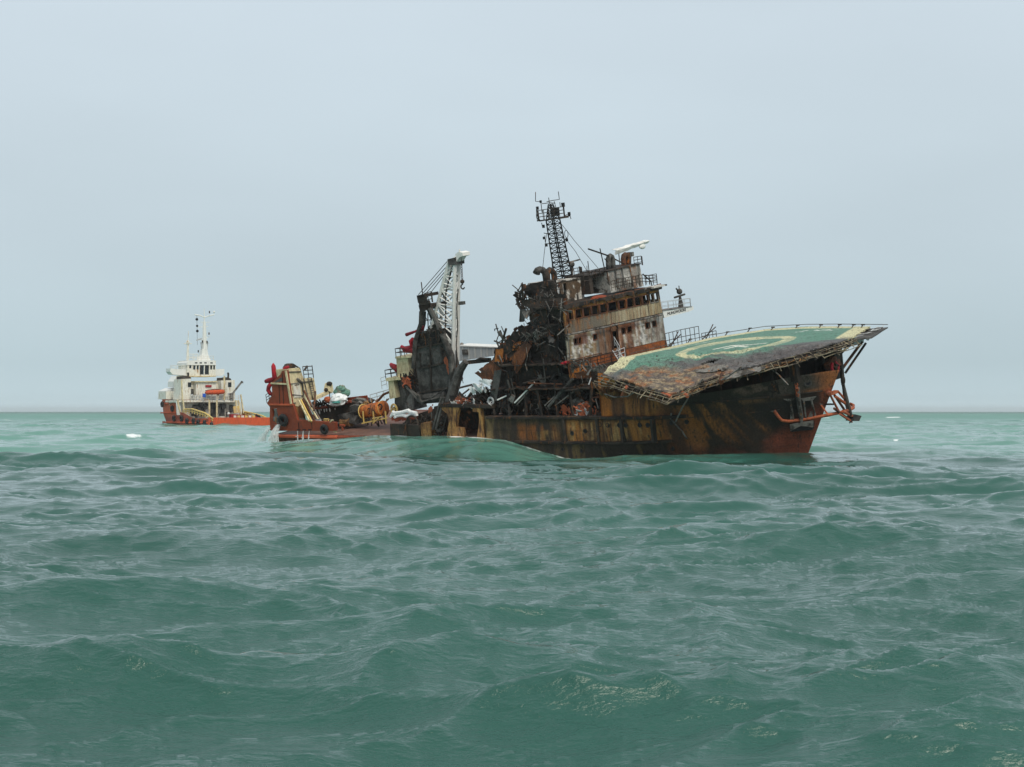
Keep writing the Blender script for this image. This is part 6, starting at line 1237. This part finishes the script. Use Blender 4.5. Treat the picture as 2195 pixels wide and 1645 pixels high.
    for q in ((449, 672), (448, 718), (434, 735), (444, 736), (425, 756)):
        e = MB(); e.tube(Vector(S(*q, X=wx+2)), Vector(S(*q, X=wx+2))+Vector((0, 0, .6)), .16, n=8); e.build('mast_light', 'soot', ms)
    e = MB(); e.ball(S(459, 669, X=wx+2.6), .3, 8, 5); e.tube(S(459, 675, X=wx+2.6), S(459, 669, X=wx+2.6), .08); e.build('wind_sensor', 'white_paint', ms)
    e = MB(); e.tube(S(402, 774, X=wx+3), S(403, 737, X=wx+3), .35, .28, 8); e.tube(S(394, 737, X=wx+3), S(411, 737, X=wx+3), .12); e.ball(S(402.5, 735, X=wx+3), .5, 8, 6, (1, 1, 1.3)); e.tube(S(403, 735, X=wx+3), S(404, 710, X=wx+3), .08); e.build('aft_mast', 'tug_white', root)
    for i, q in enumerate(((422, 685), (422.5, 699), (423, 710))):
        e = MB(); e.ball(S(*q, X=wx+2.0), .36 if i != 1 else .3, 10, 8); o_ = e.build('signal_ball', 'black_paint', None, frame=SF, base=S(*q, X=wx+2.0)); tag(o_, ('topmost', 'middle', 'lowest')[i]+' of the three black signal shapes hoisted beside the white mast', 'signal ball')
    e = MB(); e.tube(S(422, 677, X=wx+2.0), S(423, 740, X=wx+2.0), .035); e.build('signal_halyard', 'soot', ms)
    # rails, ladders, stairs
    for sgn, pl in ((1.25, [(392, 878), (412, 877), (440, 886), (456, 897)]), (-1.25, [(520, 882), (540, 886), (563, 892), (578, 900)])):
        e = MB(); pts = sq(pl, Y=6.4*sgn); e.path(pts, .2, 6)
        for a, b in zip(pts, pts[1:]):
            n = max(2, int((a-b).length/1.6))
            for i in range(n): q = a.lerp(b, i/n); e.tube(q, q-Vector((0, 0, 1.1)), .14, n=5)
        e.path([p-Vector((0, 0, .55)) for p in pts], .12, 5); e.build('crash_rail', 'yellow_rail', root)
    for a, b in (((380, 857), (386, 884)), ((392, 858), (395, 886)), ((511, 858), (515, 888)), ((505, 858), (508, 884)), ((516, 846), (522, 886)), ((389, 816), (391, 858)), ((481, 806), (481, 858))):
        e = MB(); e.beam(S(*a, X=XA-.5), S(*b, X=XA-.5), .35, .3); e.build('deck_support', 'cream', root)
    e = MB(); e.rail(sq([(384, 858), (512, 858)], X=XA-.1), 1.1, .06, 1.5, 3); e.build('boat_deck_rail', 'tug_white', root)
    e = MB(); e.rail(sq([(354, 851), (386, 860)], Y=7.5), 1.4, .07, 1.5, 3); e.rail(sq([(366, 790), (400, 792)], X=wx+.3), .8, .06, 1.5, 2); e.build('forecastle_rail', 'tug_white', root)
    tier([(358, 838), (372, 832), (388, 830), (388, 856), (356, 856)], XA+15, 6, 'white_paint', 'forward_house'); tier([(372, 818), (380, 806), (388, 812), (386, 830), (372, 830)], XA+13, 4, 'white_paint', 'boat_davit')
    e = MB(); e.prism(sq([(378, 860), (387, 860), (388, 890), (380, 890)], X=XA+1), (.4, 0, 0)); e.build('white_panel', 'white_paint', root)
    e = MB(); e.beam(S(497, 846, X=XA), S(519, 818, X=XA), .35, .4); e.box(S(496, 850, X=XA), (.8, .8, 1.6)); e.tube(S(519, 818, X=XA), S(519.5, 822, X=XA), .25); e.build('deck_crane', 'ash', root)
    e = MB(); e.prism(sq([(500, 872), (512, 870), (514, 885), (502, 886)], X=XA-.6), (.4, 0, 0)); e.build('yellow_locker', 'yellow_rail', root)
    for (pl, mt, lb) in (([(496, 888), (510, 889), (552, 893), (552, 901), (496, 899)], 'pipe_red', 'long dark red cargo rack with pale boxes on the support ship deck'),):
        t = thing('cargo_rack', lb, 'rack', S(524, 901, X=6), SF); e = MB(); e.prism(sq(pl, X=8), (1.5, 0, 0)); e.build('rack_body', mt, t)
        for k in range(6):
            e = MB(); q = sq([(501+8*k, 891), (507+8*k, 891), (507+8*k, 896), (501+8*k, 896)], X=7.9); e.prism(q, (.1, 0, 0)); e.build('pale_box', 'yellow_rail' if k % 2 else 'tug_white', t)
    t = thing('rescue_boat', 'small orange rescue boat stowed across the aft boat deck of the support ship', 'boat', S(462, 843, X=XA-1), SF)
    e = MB(); a, b = Vector(S(440, 842, X=XA-1)), Vector(S(482, 840, X=XA-1)); e.path([a, a.lerp(b, .08), a.lerp(b, .5), a.lerp(b, .92), b], [.25, .55, .65, .55, .15], 10); e.build('boat_tube', 'tug_orange', t, smooth=True)
    e = MB(); e.path([a+Vector((0, 0, .5)), a.lerp(b, .5)+Vector((0, 0, .75)), b+Vector((0, 0, .4))], .1, 5); e.build('grab_line', 'soot', t)
    e = MB(); e.box(S(447, 828, X=XA+2.3), (.15, 1.6, .5)); o_ = e.build('name_board', 'pipe_red', root)
    for (x, y, r_, mt, nm, lb, cat) in ((437.5, 848, .75, 'blue_plastic', 'plastic_drum', 'bright blue drum at the left end of the orange rescue boat', 'drum'), (433, 806, .7, 'soot', 'deck_winch', '', ''), (426, 848, .5, 'soot', 'deck_winch', '', '')):
        e = MB(); c_ = Vector(S(x, y, X=XA-1)); r_ *= .6; e.tube(c_-Vector((0, 0, r_)), c_+Vector((0, 0, r_)), r_*.85, n=12)
        for z in (-.5, .5): e.torus(c_+Vector((0, 0, z*r_)), (0, 0, 1), r_*.86, .06, 12, 4)
        if lb: tag(e.build(nm, mt, None, frame=SF, base=c_), lb, cat)
    e = MB(); rd = random.Random(12)
    for k in range(40): q = Vector(S(rd.uniform(408, 500), rd.uniform(846, 858), X=XA+1)); e.box(q, (.5, rd.uniform(.2, .9), rd.uniform(.3, 1.3)))
    e.build('deck_machinery', 'pale_grey', root)
    e = MB()
    for k in range(26): q = Vector(S(rd.uniform(400, 500), rd.uniform(862, 894), X=XA+1.6)); e.box(q, (.5, rd.uniform(.3, 1.1), rd.uniform(.3, 1.6)))
    e.build('tow_winch', 'char_grey', root)
    e = MB(); e.ball(S(490, 887, X=XA-3), .35, 8, 6); e.ball(S(496, 894, X=XA-3), .3, 8, 6); e.ball(S(493, 897, X=XA-3), .25, 8, 6); tag(e.build('mooring_buoy', 'white_paint', None, frame=SF, base=S(490, 887, X=XA-3)), 'cluster of small white buoys on the deck left of the red cargo rack', 'buoys')
    # tyres along its port side
    lbs = ['tyre nearest the bow, high on the orange bulwark of the support ship', 'tyre on the bow below the highest one on the support ship', 'tyre in the middle of the high orange bow bulwark', 'tyre at the foot of the high orange bow bulwark', 'first tyre on the low side, under the front end of the yellow rail', 'second tyre on the low side behind the bow', 'third tyre on the low side, under the middle of the yellow rail', 'fourth tyre on the low side', 'fifth tyre on the low side, by the end of the yellow rail', 'last tyre on the low side, beside the bright orange stern']
    for i, (x, y) in enumerate(((348, 850), (350, 867), (371, 876), (375, 897), (391, 897), (403, 903), (417, 903), (427, 906), (441, 907), (456, 912))):
        for yy in (8.6, 8.2, 7.6, 7, 6.2, 5.2, 4.2, 3.2, 2):
            p = S(x, y, Y=yy); 
            if float(hb(p[0]*48/(44.5+.35*max(p[2], 0)) if p[0] > 24 else p[0], p[2])) >= yy-.5: break
        c_ = Vector(p)+Vector((0, .3, 0)); e = MB(); e.torus(c_, (0, 1, 0), .55, .26, 16, 7); o_ = e.build('tyre_fender', 'rubber', None, smooth=True, frame=SF, base=c_); tag(o_, 'black '+lbs[i], 'tyre', 'tyres hung along the support ship')
    for pl in ([(548, 890), (556, 893), (562, 908), (570, 920)], [(573, 897), (580, 905), (578, 920)]):
        e = MB(); e.path(sq(pl, X=1), .28, 6); o_ = e.build('tow_rope', 'rubber', None, frame=SF, base=S(*pl[0], X=1)); tag(o_, 'heavy black rope looped over the stern of the support ship' if pl[0][0] < 560 else 'black rope falling at the far right corner of the support ship stern', 'rope')
# ================================================================== MAIN
m, n, b = new_mat('spray'); b.inputs['Base Color'].default_value = (.85, .88, .88, 1); b.inputs['Roughness'].default_value = .5; b.inputs['Alpha'].default_value = .5
WR = thing('burnt_ship', 'burnt and rusted offshore supply ship listing with a tilted green helideck over its bow', 'ship', (0, 0, 0), WF)
build_hull(WR); build_helideck(WR); build_bridge(WR); build_mast(WR); LIT = build_ruin(WR); build_crane(WR, LIT); build_stern(WR); build_bow(WR)
build_cargo(); build_support(); build_sea()
hz = MB(); hz.bb(-15500, 15500, -15500, 15500, -8, 30); m = bpy.data.materials.new('haze_air'); m.use_nodes = True; n = m.node_tree; n.nodes.clear(); pv = n.nodes.new('ShaderNodeVolumePrincipled'); pv.inputs['Density'].default_value = .0001; pv.inputs['Color'].default_value = (.93, 1, 1, 1); pv.inputs['Anisotropy'].default_value = .2; o = n.nodes.new('ShaderNodeOutputMaterial'); n.links.new(pv.outputs[0], o.inputs['Volume'])
ho = hz.build('haze', m, None); ho['kind'] = 'stuff'; ho['label'] = 'thin sea haze over the water'
for o in list(bpy.data.objects):
    if '_b' in o: del o['_b']
